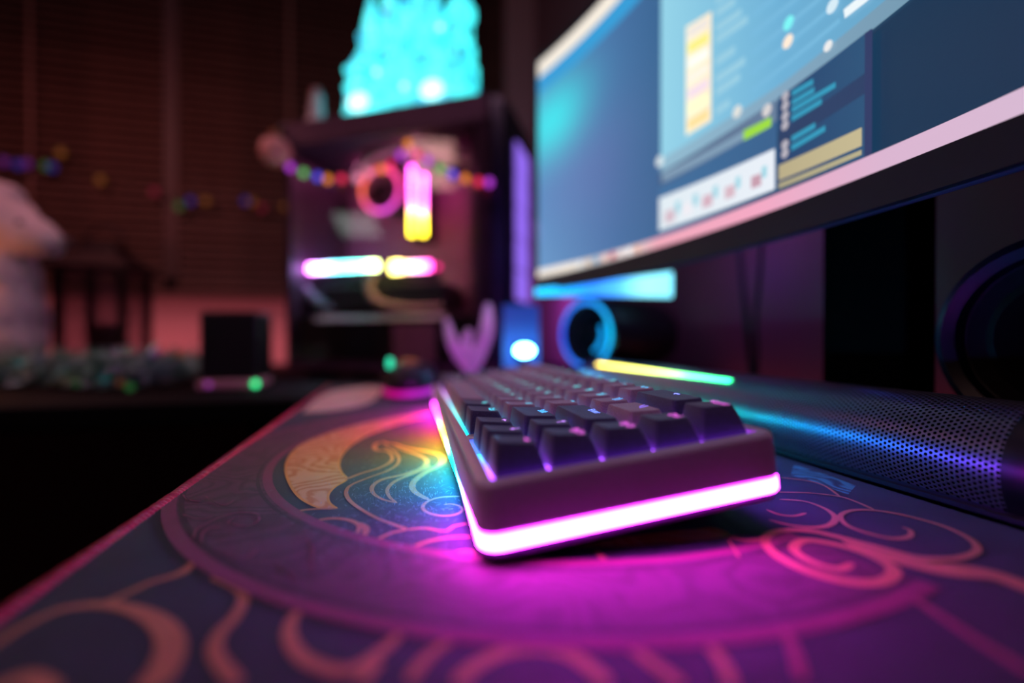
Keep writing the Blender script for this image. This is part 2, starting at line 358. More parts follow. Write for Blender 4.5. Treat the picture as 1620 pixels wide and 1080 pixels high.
stroke(crB, [(1275, 335), (1237, 400), (1237, 470), (1290, 545), (1400, 595), (1490, 600), (1570, 560), (1680, 470), (1720, 410)], [2.2, 3.2, 3.4, 3.4, 3.0, 2.4])
stroke(crB, [(1540, 660), (1570, 610), (1620, 560)], 3.0)
stroke(crB, [(-40, 700), (60, 640), (140, 640), (230, 700)], 4.0)
stroke(crC, [(230, 650), (310, 545), (390, 485), (465, 445)], [3.2, 2.6, 2.2])
stroke(crC, [(430, 660), (520, 580), (640, 522), (770, 505), (900, 525), (1000, 580), (1090, 665)], 3.6)
stroke(crC, [(1120, 470), (1200, 515), (1300, 585), (1410, 670)], [2.4, 3.0, 3.2])
stroke(crC, [(1480, 460), (1540, 515), (1590, 590), (1620, 680)], 2.8)
stroke(crC, [(1035, 85), (1065, 120), (1090, 175)], [1.6, 2.6]); stroke(crC, [(765, 125), (745, 165)], 1.6)
SZ[0] = 0.00026
stroke(crD, [(420, 830), (470, 925), (510, 1080)], 2.6, M_swirl2)
stroke(crD, [(1050, 690), (1200, 790), (1350, 890), (1500, 980), (1600, 1050)], 2.6, M_swirl2)
stroke(crD, [(750, 520), (690, 545), (590, 525), (500, 480), (470, 440), (520, 408), (620, 418), (760, 452), (880, 500), (945, 548), (925, 592), (850, 612), (700, 600), (520, 548), (390, 480), (335, 420), (352, 380), (430, 360), (560, 365), (720, 402), (900, 450), (1060, 490), (1200, 498), (1290, 485), (1345, 452), (1305, 400), (1180, 340), (1000, 290), (860, 266), (750, 265), (692, 292), (730, 340), (850, 382), (950, 400), (1020, 390), (1025, 362), (985, 345)],
       [2.4, 3.0, 3.2, 4.0, 3.6, 4.2, 3.0, 3.4, 3.2, 2.4, 2.0, 1.8, 2.0, 2.0, 1.2])
stroke(crD, [(700, 410), (900, 480), (1150, 540), (1400, 570), (1600, 640), (1750, 700)], [2.0, 7.0, 9.0, 8.0, 7.0, 6.0])
stroke(crD, [(400, 213), (520, 222), (620, 258), (668, 300), (640, 335), (560, 347), (450, 335), (350, 310)], [1.6, 1.8, 2.4, 1.8, 1.2])
stroke(crD, [(400, 108), (540, 125), (620, 150), (690, 200)], 1.4); stroke(crD, [(380, 178), (540, 182), (690, 200), (780, 230), (850, 262)], [1.4, 1.4, 1.8])
stroke(crD, [(340, 262), (400, 285), (470, 292), (530, 278)], 1.2); stroke(crD, [(160, 388), (240, 408), (340, 400)], 1.8)
stroke(crD, [(155, 398), (188, 450), (212, 492)], 0.8)
patch(crD, [(-600, 440), (-300, 385), (0, 350), (90, 345), (165, 376), (80, 400), (-200, 425)], M_gold, 'printed_flourish', label='orange printed flourish under the keyboard')
patch(crD, [(470, 45), (620, 92), (765, 145), (728, 188), (560, 125), (455, 95)], M_teal, 'printed_picture', smooth=0, label='teal picture print beside the black bar')
patch(lambda x, y: (x, y), [(478, 653), (505, 628), (540, 616), (600, 612), (590, 634), (540, 648)], M_pale, 'printed_cloud', label='pale cloud print at the far left corner')
lmb = MB()
for k in range(700):
    px_ = random.gauss(640, 75); py_ = random.gauss(790, 45)
    if not (420 < px_ < 730 and 650 < py_ < 900): continue
    p = G(px_, py_); a = random.uniform(0, PI); L_ = random.uniform(0.0003, 0.0016); w_ = 0.00005; d = Vector((math.cos(a), math.sin(a), 0))*L_; n_ = Vector((-math.sin(a), math.cos(a), 0))*w_
    z_ = Vector((0, 0, 0.00025)); e = Vector((0, 0, random.uniform(0.0001, 0.0006)))
    lmb.add([p+z_-d-n_, p+z_-d+n_, p+z_+n_+e, p+z_+d+n_, p+z_+d-n_, p+z_-n_+e], [(0, 1, 2, 5), (5, 2, 3, 4)])
obj('lint', lmb, mat('pale lint', (170, 190, 215), 0.8), dm, smooth=0, kind='stuff')
# scrollwork curls inside the ring (left part, where the photo resolves them)
for pts, ww in (([(200, 310), (260, 335), (340, 340), (400, 320)], 1.0), ([(270, 470), (290, 410), (360, 370), (440, 330), (560, 300), (680, 305), (705, 340), (650, 380), (560, 385), (500, 360), (540, 335)], 1.0),
                ([(330, 500), (330, 440), (380, 400), (450, 400)], 1.2), ([(350, 190), (400, 225), (470, 250), (540, 215)], 0.8), ([(200, 180), (240, 215), (320, 225)], 0.8), ([(1010, 470), (1060, 530), (1050, 610), (1080, 680)], 1.2), ([(480, 560), (560, 600), (640, 590), (690, 540)], 1.2), ([(820, 640), (900, 690), (960, 740)], 1.2)):
    stroke(crE, pts, ww, M_ringline, 'printed_curl')
    stroke(crE, [(a+14, b+10) for a, b in pts], ww*0.6, M_ringdark, 'printed_curl')

# ------------------------------------------------------------------ keyboard
KY, KT = math.radians(12.3), math.radians(6.43)
ko = cw(-0.00591, 0.1442, CH-0.04385)
ku = Vector((math.cos(KY)*math.cos(KT), math.sin(KY)*math.cos(KT), 0)); kv = Vector((-math.sin(KY), math.cos(KY), 0))
U = cw(ku.x, ku.y, 0); U.z = math.sin(KT); U.normalize(); V = cw(kv.x, kv.y, 0).normalized(); Wn = U.cross(V)
KM = Matrix(((U.x, V.x, Wn.x, ko.x), (U.y, V.y, Wn.y, ko.y), (U.z, V.z, Wn.z, ko.z), (0, 0, 0, 1)))
kb = empty('keyboard', KM, label='compact dark mechanical keyboard with a glowing rainbow strip round its case', cat='keyboard')
def rrect(u0, u1, v0, v1, r, n=7, w=0.0):
    out = []
    for cx, cy, a in ((u1-r, v0+r, -PI/2), (u1-r, v1-r, 0), (u0+r, v1-r, PI/2), (u0+r, v0+r, PI)):
        for i in range(n): t = a+PI/2*i/(n-1); out.append(((cx+r*math.cos(t))*0.001, (cy+r*math.sin(t))*0.001, w*0.001))
    return out
def sub_ring(r, k):                                   # subdivide the straight runs so colours can vary along them
    out = []; n = len(r)
    for i in range(n):
        a = Vector(r[i]); b = Vector(r[(i+1) % n]); m = max(1, int((b-a).length/0.004)) if k else 1
        for j in range(m): out.append(tuple(a.lerp(b, j/m)))
    return out
CU0, CU1, CV0, CV1 = -7.0, 102.5, -6.0, 311.0
M_case = mat('dark mauve anodised case', (205, 172, 214), 0.36, 0.15, sheen=1.0, nscale=500, namt=0.05, bump=0.12, bscale=2500)
M_case2 = mat('dark keyboard underside', (120, 95, 150), 0.5, nscale=300, bump=0.1)
def cring(off, w, r=7.0): return rrect(CU0+off, CU1-off, CV0+off, CV1-off, max(0.6, r-off), w=w)
inner0 = rrect(-0.9, 96.2, -0.9, 305.7, 0.8, w=0)
rings = [rrect(-0.9, 96.2, -1.6, 305.7, 0.8, w=-7.6), rrect(-0.9, 96.2, -1.6, 305.7, 0.8, w=-0.4), rrect(-1.2, 96.5, -1.9, 306.0, 1.0, w=0)]
for a in range(0, 91, 15):
    t = math.radians(a); rings.append(cring(2.4*(1-math.sin(t)), -2.4*(1-math.cos(t))))
rings += [cring(-0.2, -9), cring(-0.3, -15.0), cring(0.5, -15.6), cring(4.0, -15.7)]
mb = MB().loft(rings, False, False)
obj('upper_case', mb, M_case, kb, smooth=50)
mb = MB().loft([cring(4.0, -21.3), cring(0.4, -21.4), cring(0.2, -22.4), cring(1.2, -24.0), cring(4.0, -25.5)], False, True)
obj('lower_case', mb, M_case2, kb, smooth=50)
obj('corner_block', MB().box((-0.0009, 0.0573, -0.0076), (0.0186, 0.0664, 0.0), b=0.0004), M_case, kb)
# glowing strip round the case
BANDR = [(-10, (0.85, 0.035, 1)), (-1, (0.45, 0.02, 0.6)), (20, (0.22, 0.02, 0.6)), (50, (0.08, 0.06, 0.9)), (90, (0.01, 0.16, 1.1)), (160, (0.0, 0.5, 1.1)), (230, (0.0, 0.8, 0.6)), (311, (0.1, 0.9, 0.3))]
BAND = [(-10, (0.85, 0.032, 1.0)), (22, (0.85, 0.03, 1.0)), (34, (0.35, 0.03, 1)), (52, (0.02, 0.18, 1)), (80, (0.0, 0.6, 1)), (112, (0.0, 0.85, 0.55)), (138, (0.75, 0.75, 0.04)),
        (170, (1, 0.35, 0.02)), (205, (1, 0.06, 0.1)), (245, (1, 0.02, 0.6)), (320, (0.8, 0.03, 1))]
rs = [sub_ring(cring(o, w), True) for o, w in ((3.8, -15.75), (0.25, -15.75), (-0.35, -16.4), (-0.45, -18.5), (-0.35, -20.6), (0.25, -21.25), (3.8, -21.25))]
n0 = min(len(r) for r in rs); assert all(len(r) == n0 for r in rs), [len(r) for r in rs]
cols = []
for ri, r in enumerate(rs):
    for p in r:
        c = ramp(BANDR if p[0] > 0.0975 else BAND, p[1]*1000); k = (0.05, 0.08, 1, 1.2, 1, 0.08, 0.05)[ri]
        side = 1.0 if p[1]*1000 < -3 else (1.1 if p[0] > 0.0975 else 1.15)
        cols.append(tuple(x*k*side for x in c))
M_band = emit('glowing case strip', None, 54.0, (0.3, 0.3, 0.3))
mb = MB().loft(rs, False, False, col=cols); obj('light_strip', mb, M_band, kb, label='glowing strip, magenta near, blue and yellow further back')
# plate with the light of the key lamps
LEG = [(-5, (0.5, 0.05, 0.38)), (14, (0.45, 0.06, 0.42)), (30, (0.30, 0.12, 1)), (48, (0.06, 0.35, 1)), (75, (0.05, 0.6, 0.8)), (120, (0.06, 0.6, 0.55)), (190, (0.12, 0.5, 0.45)), (250, (0.3, 0.3, 0.35)), (310, (0.5, 0.25, 0.5))]
PL = [(-5, (0.55, 0.05, 1)), (18, (0.45, 0.05, 1)), (40, (0.12, 0.1, 1)), (60, (0.0, 0.35, 0.9)), (110, (0.0, 0.5, 0.5)), (190, (0.05, 0.35, 0.35)), (310, (0.3, 0.1, 0.4))]
mb = MB(); v = []; f = []; c = []
nv, nu = 80, 25
for j in range(nv+1):
    for i in range(nu+1):
        v.append(((-0.9+97.1*i/nu)*0.001, (-1.6+307.3*j/nv)*0.001, -0.0075)); c.append(ramp(PL, v[-1][1]*1000))
for j in range(nv):
    for i in range(nu): a = j*(nu+1)+i; f.append((a, a+1, a+nu+2, a+nu+1))
mb.add(v, f, 0, c); M_plate = emit('lit switch plate', None, 6.0, (0.15, 0.15, 0.15)); obj('switch_plate', mb, M_plate, kb, smooth=0)
# lamps along the front gutter of the well, broken by the corner block
M_gut = emit('front gutter lamps', None, 3.0, (0.2, 0.2, 0.2))
GUT = [(0, (1, 0.12, 1)), (14, (0.75, 0.2, 1)), (26, (0.1, 0.55, 1)), (50, (0.0, 0.5, 1)), (85, (0.0, 0.6, 0.9)), (105, (0.1, 0.5, 0.3)), (135, (0.7, 0.55, 0.04)), (185, (0.25, 0.1, 0.05)), (205, (0.9, 0.05, 0.25)), (250, (1, 0.06, 0.8)), (306, (0.5, 0.04, 0.6))]
for a, b in ((0.0, 15.5), (17.0, 35.5), (37.0, 56.5), (68, 98), (104, 152), (182, 262)):
    mb = MB(); v = []; f = []; c = []; N = 10
    for i in range(N+1):
        y = a+(b-a)*i/N
        for uu, ww in ((-0.85, -3.0), (-0.85, -1.6), (-0.35, -1.6), (-0.35, -3.0)): v.append((uu*0.001, y*0.001, ww*0.001)); c.append(ramp(GUT, y))
        if i: f += [(4*i-4+k, 4*i-4+(k+1) % 4, 4*i+(k+1) % 4, 4*i+k) for k in range(4)]
    f += [(3, 2, 1, 0), (4*N, 4*N+1, 4*N+2, 4*N+3)]
    mb.add(v, f, 0, c); obj('gutter_lamp', mb, M_gut, kb, smooth=0)
M_kdark = mat('dark navy keycap', (82, 76, 128), 0.5, sheen=0.35, nscale=2500, namt=0.5, bump=0.25, bscale=3500)
M_klight = mat('warm grey keycap', (200, 160, 196), 0.5, sheen=0.35, nscale=2500, namt=0.25, bump=0.25, bscale=3500)
M_leg = emit('shine through legend', None, 2.8, (0.2, 0.2, 0.2))
RTOP = [(8.1, -0.19), (7.8, -0.155), (7.1, -0.12), (7.4, -0.08), (9.3, -0.06)]     # height over the case rim, backward slope of the top
def top_w(row, U_, a, b):
    h, sl = RTOP[row]
    return h+0.9+sl*a*6.6-0.75*(1-a*a)*(0.6+0.4*(1-b*b))
def cap_mesh(units, row, m):
    lv = units*19.05-1.5; lu = 17.5; key = ('cap', units, row, m.name)
    if key in cap_cache: return cap_cache[key]
    mb = MB(); rings = []
    tu0, tu1, tv0, tv1 = 2.0, lu-2.2, 2.9, lv-2.9
    def ring(k, base):
        r = 0.7+(1.6-0.7)*k
        return rrect(tu0*k, lu+(tu1-lu)*k, tv0*k, lv+(tv1-lv)*k, r, n=5)
    def setw(r, fn): return [(p[0], p[1], fn(p)*0.001) for p in r]
    def topf(p):
        a = ((p[0]*1000)-(tu0+tu1)/2)/((tu1-tu0)/2); b = ((p[1]*1000)-(tv0+tv1)/2)/((tv1-tv0)/2)
        return top_w(row, 0, max(-1, min(1, a)), max(-1, min(1, b)))
    rings.append(setw(ring(0, 1), lambda p: -1.6)); rings.append(setw(ring(0.04, 1), lambda p: -0.6))
    base = ring(1, 1)
    for k in (0.35, 0.7):
        rk = ring(k, 1); rings.append([(q[0], q[1], (-0.6*(1-k)+topf(t)*k)*0.001) for q, t in zip(rk, base)])
    rings.append([(q[0], q[1], (topf(t)-0.45)*0.001) for q, t in zip(ring(0.98, 1), base)])
    cu, cv = (tu0+tu1)/2000, (tv0+tv1)/2000
    def shrink(r, d): return [(p[0]+(0.001*d if p[0] < cu else -0.001*d)*min(1, abs(p[0]-cu)/((tu1-tu0)/2000)), p[1]+(0.001*d if p[1] < cv else -0.001*d)*min(1, abs(p[1]-cv)/((tv1-tv0)/2000)), 0) for p in r]
    rings.append(setw(shrink(base, 0.12), lambda p: topf(p)-0.15)); rings.append(setw(shrink(base, 0.45), lambda p: topf(p)))
    mb.loft(rings, True, False)
    # dished top as a grid fan of shrinking rings
    last = rings[-1]; rr = [last]
    for s in (0.82, 0.62, 0.42, 0.22, 0.05):
        rr.append(setw([((p[0]-cu)*s+cu, (p[1]-cv)*s+cv, 0) for p in last], topf))
    mb.loft(rr, False, True)
    me = mb.mesh('keycap', m, smooth=38); cap_cache[key] = me; return me
cap_cache = {}
def glyph(txt, size):
    if txt in ('<', '>', '^', 'v', '<-', '->'):                         # arrows drawn as shapes; text runs along -v, its top towards +u
        mb = MB(); s = size
        def tri(pts): mb.add([(x*s, y*s, 0) for x, y in pts], [tuple(range(len(pts)))])
        if txt in ('<', '<-'): tri([(-.5, .35), (-.15, .65), (-.15, .05)]); tri([(-.15, .42), (-.15, .28), (.5, .28), (.5, .42)])
        elif txt in ('>', '->'): tri([(.5, .35), (.15, .05), (.15, .65)]); tri([(.15, .28), (.15, .42), (-.5, .42), (-.5, .28)])
        elif txt == '^': tri([(0, .85), (-.3, .45), (.3, .45)]); tri([(-.07, .45), (.07, .45), (.07, -.1), (-.07, -.1)])
        else: tri([(0, -.1), (.3, .3), (-.3, .3)]); tri([(-.07, .3), (.07, .3), (.07, .85), (-.07, .85)])
        return mb.mesh('legend', M_leg, 0)
    cu = bpy.data.curves.new('legend', 'FONT'); cu.body = txt; cu.size = size*1.35; cu.align_x = 'CENTER'; cu.resolution_u = 2
    o = bpy.data.objects.new('legend_tmp', cu); COL.objects.link(o)
    me = bpy.data.meshes.new_from_object(o); bpy.data.objects.remove(o); bpy.data.curves.remove(cu)
    me.materials.clear(); me.materials.append(M_leg); return me
ROWS = [
    [('>', 1), ('v', 1), ('<', 1), (None, .5), ('Ctrl', 1.25), ('Fn', 1.25), ('', 6.25), ('Alt', 1.25), ('Win', 1.25), ('Ctrl', 1.25)],
    [('PgDn', 1), ('^', 1), ('Shift', 1.75), ('/ ?', 1), ('. >', 1), (', <', 1)]+[(c, 1) for c in 'MNBVCXZ']+[('Shift', 2.25)],
    [('PgUp', 1), ('Enter', 2.25), ("' \"", 1), ('; :', 1)]+[(c, 1) for c in 'LKJHGFDSA']+[('Caps', 1.75)],
    [('Del', 1), ('\\ |', 1.5), ('] }', 1), ('[ {', 1)]+[(c, 1) for c in 'POIUYTREWQ']+[('Tab', 1.5)],
    [('Home', 1), ('<-', 2), ('= +', 1), ('- _', 1)]+[(c, 1) for c in '0987654321']+[('Esc', 1)]]
LIGHT = set("MNBVCXZLKJHGFDSAPOIUYTREWQ0987654321")
for r, row in enumerate(ROWS):
    vpos = 0.0
    for txt, un in row:
        if txt is not None:
            light = txt[:1] in LIGHT and len(txt) == 1 or txt in ('/ ?', '. >', ', <', "' \"", '; :', '[ {', '] }', '\\ |', '= +', '- _') or txt == ''
            if txt == '\\ |': light = True
            me = cap_mesh(un, r, M_klight if light else M_kdark)
            o = bpy.data.objects.new('keycap', me); COL.objects.link(o); o.parent = kb
            o.location = ((r*19.05+0.8)*0.001, (vpos*19.05+0.75)*0.001, 0)
            if light: o['label'] = 'lighter warm grey keycap'
            if txt:
                gm = glyph(txt, 0.0033 if len(txt) > 1 and txt not in ('<-', '->') else 0.0042).copy()
                vc = (vpos+un/2)*19.05
                a = gm.color_attributes.new('Col', 'FLOAT_COLOR', 'POINT'); col = ramp(LEG, vc)
                if txt in ('<', 'v', '^'): col = (0.35, 0.15, 0.6)
                a.data.foreach_set('color', [x for _ in gm.vertices for x in (*col, 1.0)])
                g = bpy.data.objects.new('legend', gm); COL.objects.link(g); g.parent = o
                lu = 17.5; uc = 8.7+3.2; vcl = (un*19.05-1.5)/2
                bs = 0.0
                aa = (uc-(2.0+lu-2.2)/2)/((lu-4.2)/2)
                h, sl = RTOP[r]
                da = (1.7)/((lu-4.2)/2)
                w0 = top_w(r, 0, aa, 0); w1 = top_w(r, 0, aa+da, 0)
                tilt = math.atan2(w1-w0, 1.7)
                # columns: glyph x -> -v, glyph y -> +u (tilted), glyph z -> up
                R = Matrix(((0, math.cos(tilt), -math.sin(tilt)), (-1, 0, 0), (0, math.sin(tilt), math.cos(tilt))))
                g.matrix_local = Matrix.Translation((uc*0.001, vcl*0.001, (w0+0.14)*0.001)) @ R.to_4x4()
        vpos += un
# feet
for vv in (30, 275):
    mb = MB(); mb.box((0.082, vv*0.001, -0.0352), (0.094, (vv+20)*0.001, -0.0255), b=0.001); obj('flip_foot', mb, M_case2, kb)
for vv in (12, 270): obj('rubber_foot', MB().box((0.002, vv*0.001, -0.0261), (0.010, (vv+25)*0.001, -0.0252), b=0.0003), M_matte, kb)

# ------------------------------------------------------------------ perforated bar (soundbar)
SC, SR = (0.250, 0.018), 0.0262
sb = empty('soundbar', (SC[0], 0.31, 0.0), label='long black speaker bar with perforated grille and a lit line on top, right of keyboard', cat='speaker')
def mat_grille():
    m = bpy.data.materials.new('perforated grille'); m.use_nodes = True; nt = m.node_tree; b = nt.nodes['Principled BSDF']; L = nt.links.new
    uv = nd(nt, 'ShaderNodeUVMap', uv_map='UVMap'); outs = []
    pit = 2.2
    for off in ((0, 0), (pit*0.5, pit*0.866)):
        ad = nd(nt, 'ShaderNodeVectorMath', operation='ADD'); ad.inputs[1].default_value = (off[0], off[1], 0); L(uv.outputs[0], ad.inputs[0])
        md = nd(nt, 'ShaderNodeVectorMath', operation='MODULO'); md.inputs[1].default_value = (pit, pit*1.732, 1); L(ad.outputs[0], md.inputs[0])
        sb_ = nd(nt, 'ShaderNodeVectorMath', operation='SUBTRACT'); sb_.inputs[1].default_value = (pit/2, pit*0.866, 0); L(md.outputs[0], sb_.inputs[0])
        ln = nd(nt, 'ShaderNodeVectorMath', operation='LENGTH'); L(sb_.outputs[0], ln.inputs[0]); outs.append(ln.outputs['Value'])
    mn = nd(nt, 'ShaderNodeMath', operation='MINIMUM'); L(outs[0], mn.inputs[0]); L(outs[1], mn.inputs[1])
    mr = nd(nt, 'ShaderNodeMapRange'); mr.inputs['From Min'].default_value = 0.58; mr.inputs['From Max'].default_value = 0.76; L(mn.outputs[0], mr.inputs['Value'])
    cr = nd(nt, 'ShaderNodeMix', data_type='RGBA'); L(mr.outputs[0], cr.inputs['Factor'])
    cr.inputs[6].default_value = (0.0015, 0.0015, 0.002, 1); cr.inputs[7].default_value = (0.19, 0.19, 0.22, 1)
    L(cr.outputs[2], b.inputs['Base Color'])
    m2 = nd(nt, 'ShaderNodeMath', operation='MULTIPLY'); L(mr.outputs[0], m2.inputs[0]); m2.inputs[1].default_value = 0.5; L(m2.outputs[0], b.inputs['Specular IOR Level'])
    b.inputs['Roughness'].default_value = 0.33; b.inputs['Metallic'].default_value = 0.85
    bp = nd(nt, 'ShaderNodeBump'); bp.inputs['Strength'].default_value = 0.8; bp.inputs['Distance'].default_value = 0.0006; L(mr.outputs[0], bp.inputs['Height']); L(bp.outputs['Normal'], b.inputs['Normal'])
    return m
M_grille = mat_grille()
def bar_prof(n=40, r=SR):
    out = []
    a0 = math.asin(-(SC[1]-0.0035)/r)
    for i in range(n+1):
        t = PI-a0-(PI-2*a0)*i/n          # from front bottom over the top to back bottom
        out.append((r*math.cos(t), SC[1]+r*math.sin(t), (PI-a0-t)*r))
    return out
pr = bar_prof(); y0, y1 = 0.1225-0.31, 0.53-0.31
mb = MB(); mb.loft([[(x, y, z) for x, z, _ in pr] for y in (y0, y1)], False, False, closed=False)
me = mb.mesh('grille', M_grille, 60); uvl = me.uv_layers.new(name='UVMap')
for lp in me.loops:
    vco = me.vertices[lp.vertex_index].co; k = lp.vertex_index % len(pr); uvl.data[lp.index].uv = (pr[k][2]*1000+50, (vco.y)*1000+400)
obj('grille', me, M_grille, sb)
M_cap = mat('satin black end cap', (10, 10, 13), 0.35)
for ya, yb, s in ((y0-0.035, y0, -1), (y1, y1+0.02, 1)):
    pc = [(x*1.02, z*1.0+0.0002) for x, z, _ in pr]
    mb = MB(); mb.loft([[(x*k, y, z*k+SC[1]*(1-k)*0.6) for x, z in pc] for y, k in (((ya, 0.9), (ya+0.004, 1), (yb, 1)) if s < 0 else ((ya, 1), (yb-0.004, 1), (yb, 0.9)))])
    obj('end_cap', mb, M_cap, sb)
mb = MB().box((-0.0262, y0-0.03, 0.0), (0.0262, y1+0.015, 0.0036), b=0.0008); obj('base', mb, M_cap, sb)
sb.location = (SC[0], 0.31, -0.0038+0.0038)
# lit line
aL = math.atan2(0.0397-SC[1], 0.2346-SC[0]); mb = MB(); v = []; f = []; c = []; N = 24
STRC = [(0.27, (0.0, 1.0, 0.28)), (0.33, (0.12, 1.0, 0.3)), (0.39, (0.85, 1.0, 0.15)), (0.51, (1.0, 0.72, 0.08))]
for i in range(N+1):
    y = 0.281+(0.506-0.281)*i/N
    for k, dr in ((-0.075, 0.0002), (-0.06, 0.0009), (0.06, 0.0009), (0.075, 0.0002)):
        v.append(((SR+dr)*math.cos(aL+k), y-0.31, SC[1]+(SR+dr)*math.sin(aL+k))); c.append(ramp(STRC, y))
    if i: f += [(4*i-4+k, 4*i-3+k, 4*i+1+k, 4*i+k) for k in range(3)]
f += [(3, 2, 1, 0), (4*N, 4*N+1, 4*N+2, 4*N+3)]
mb.add(v, f, 0, c); obj('light_line', mb, emit('bar light line', None, 7.0, (0.3, 0.3, 0.3)), sb, label='glowing line, yellow far end to green near end')

# ------------------------------------------------------------------ monitor
MXm, MYc, MR, MZB, MTL, MHT = 0.2461, 0.2834, 1.0193, 0.1562, 0.0, 0.300
def scr(s, t, off=0.0):       # s along the arc (m, + = away from camera), t up; off towards the viewer
    p = s/MR; tx = MTL
    X = MXm-MR+(MR-off)*math.cos(p)+tx*t; Y = MYc+(MR-off)*math.sin(p)
    return Vector((X, Y, MZB+t-off*tx*0.0))
def toscr(px, py):
    s, t = 0.0, 0.15
    def pr(s, t):
        q = scr(s, t); c = q.x*math.cos(TH)-q.y*math.sin(TH); d = q.x*math.sin(TH)+q.y*math.cos(TH); return 810+FP*c/d, HY-FP*(q.z-CH)/d
    for _ in range(40):
        x, y = pr(s, t); e = 1e-5; xs, ys = pr(s+e, t); xt, yt = pr(s, t+e)
        a, b, c, d = (xs-x)/e, (xt-x)/e, (ys-y)/e, (yt-y)/e; D = a*d-b*c
        dx, dy = px-x, py-y; ds = (d*dx-b*dy)/D; dt = (-c*dx+a*dy)/D
        m = max(abs(ds), abs(dt)); k = min(1, 0.05/m) if m > 0 else 1; s += ds*k; t += dt*k
    return s, t
S1 = 0.3333; S0 = -0.33
mo = empty('monitor', scr(0, 0), label='large curved black monitor showing a blue desktop with open windows', cat='monitor')
MOI = -scr(0, 0)
def spatch(s0, s1, t0, t1, off, ns=24, nt=1, colf=None, mb=None):
    mb = mb or MB(); v = []; f = []; c = []
    for j in range(nt+1):
        for i in range(ns+1):
            s = s0+(s1-s0)*i/ns; t = t0+(t1-t0)*j/nt; v.append(scr(s, t, off)+MOI)
            if colf: c.append(colf(s, t))
    for j in range(nt):
        for i in range(ns): a = j*(ns+1)+i; f.append((a, a+1, a+ns+2, a+ns+1))
    mb.add(v, f, 0, c if colf else None); return mb
M_scr = emit('monitor picture', None, 1.12, (0.01, 0.01, 0.012)); M_scr.node_tree.nodes['Principled BSDF'].inputs['Roughness'].default_value = 0.35
def wallp(s, t):
    u = (s-S0)/(S1-S0); k = t/MHT
    c = ramp([(0, s2l((16, 34, 56))), (0.35, s2l((22, 52, 80))), (0.55, s2l((40, 84, 122))), (0.8, s2l((72, 112, 162))), (1, s2l((84, 134, 184)))], u)
    # printed colour of the wallpaper picture: a teal blaze near its upper left corner, lighter towards the bottom left
    bl = math.exp(-(((s-(S1-0.03))/0.07)**2+((t-0.205)/0.045)**2)); bb = max(0, u-0.75)*4*max(0, 0.35-k)*1.2
    vi = math.exp(-(((s-(S1-0.10))/0.09)**2+((t-0.12)/0.05)**2))*0.25
    c = tuple(x*(1-bl)+y*bl for x, y in zip(c, s2l((60, 215, 225))))
    return (c[0]+bb*0.10+vi*0.10, c[1]+bb*0.12, c[2]+bb*0.12+vi*0.05)
mb = spatch(S0, S1, 0, MHT, 0.0, 110, 60, wallp); screen = obj('screen', mb, M_scr, mo)
OF = [0.0004]
def quad_px(name, pts, col, step=True, col2=None, ns=16, nt=4):
    """a flat area of the on-screen picture: photo corners (lower-left, lower-right, upper-right, upper-left) mapped to the curved screen"""
    q = [toscr(*p) for p in pts]; OF[0] += 0.00004; v = []; f = []; c = []
    ca = s2l(col); cb = s2l(col2) if col2 else ca
    for j in range(nt+1):
        for i in range(ns+1):
            a, b = i/ns, j/nt
            s = (q[0][0]*(1-a)+q[1][0]*a)*(1-b)+(q[3][0]*(1-a)+q[2][0]*a)*b; t = (q[0][1]*(1-a)+q[1][1]*a)*(1-b)+(q[3][1]*(1-a)+q[2][1]*a)*b
            s = min(max(s, S0+0.001), S1-0.0005); t = min(max(t, 0.0003), MHT-0.0005)
            v.append(scr(s, t, OF[0])+MOI); c.append(tuple(x*(1-a)+y*a for x, y in zip(ca, cb)))
    for j in range(nt):
        for i in range(ns): k = j*(ns+1)+i; f.append((k, k+1, k+ns+2, k+ns+1))
    return obj(name, MB().add(v, f, 0, c), M_scr, screen, smooth=0)
def st(name, s0, s1, t0, t1, col, col2=None):
    OF[0] += 0.00004; ca = s2l(col); cb = s2l(col2) if col2 else ca
    return obj(name, spatch(s0, s1, t0, t1, OF[0], 20, 1, lambda s, t: tuple(x+(y-x)*(s-s0)/(s1-s0) for x, y in zip(ca, cb))), M_scr, screen, smooth=0)
# top title bars
st('title_bar', S0+0.001, S1-0.001, MHT-0.022, MHT-0.001, (236, 226, 212)); st('title_bar', S0+0.001, S1-0.001, MHT-0.045, MHT-0.0225, (52, 150, 205))
# taskbar
OF[0] += 0.00004
TBC = [(S0, s2l((196, 186, 206))), (toscr(1400, 250)[0], s2l((208, 172, 198))), (toscr(1200, 330)[0], s2l((232, 160, 186))), (toscr(1040, 375)[0], s2l((228, 160, 176))), (toscr(1010, 388)[0], s2l((214, 190, 190))), (toscr(930, 415)[0], s2l((190, 190, 186))), (toscr(905, 420)[0], s2l((245, 234, 220))), (S1, s2l((248, 238, 226)))]
TBC.sort(key=lambda q: q[0])
obj('taskbar', spatch(S0, S1, 0.0002, 0.0102, OF[0], 80, 1, lambda s, t: ramp(TBC, s)), M_scr, screen, smooth=0)
OFT = OF[0]
for i, x in enumerate(range(918, 1012, 13)):
    c = [(250, 250, 250), (240, 210, 190), (120, 170, 210), (250, 200, 190), (210, 90, 110), (240, 230, 230), (250, 250, 250), (230, 180, 160)][i % 8]
    s, t = toscr(x, 424-0.30*(x-900)+4); st('taskbar_icon', s-0.0045, s+0.0045, 0.0022, 0.0088, c)
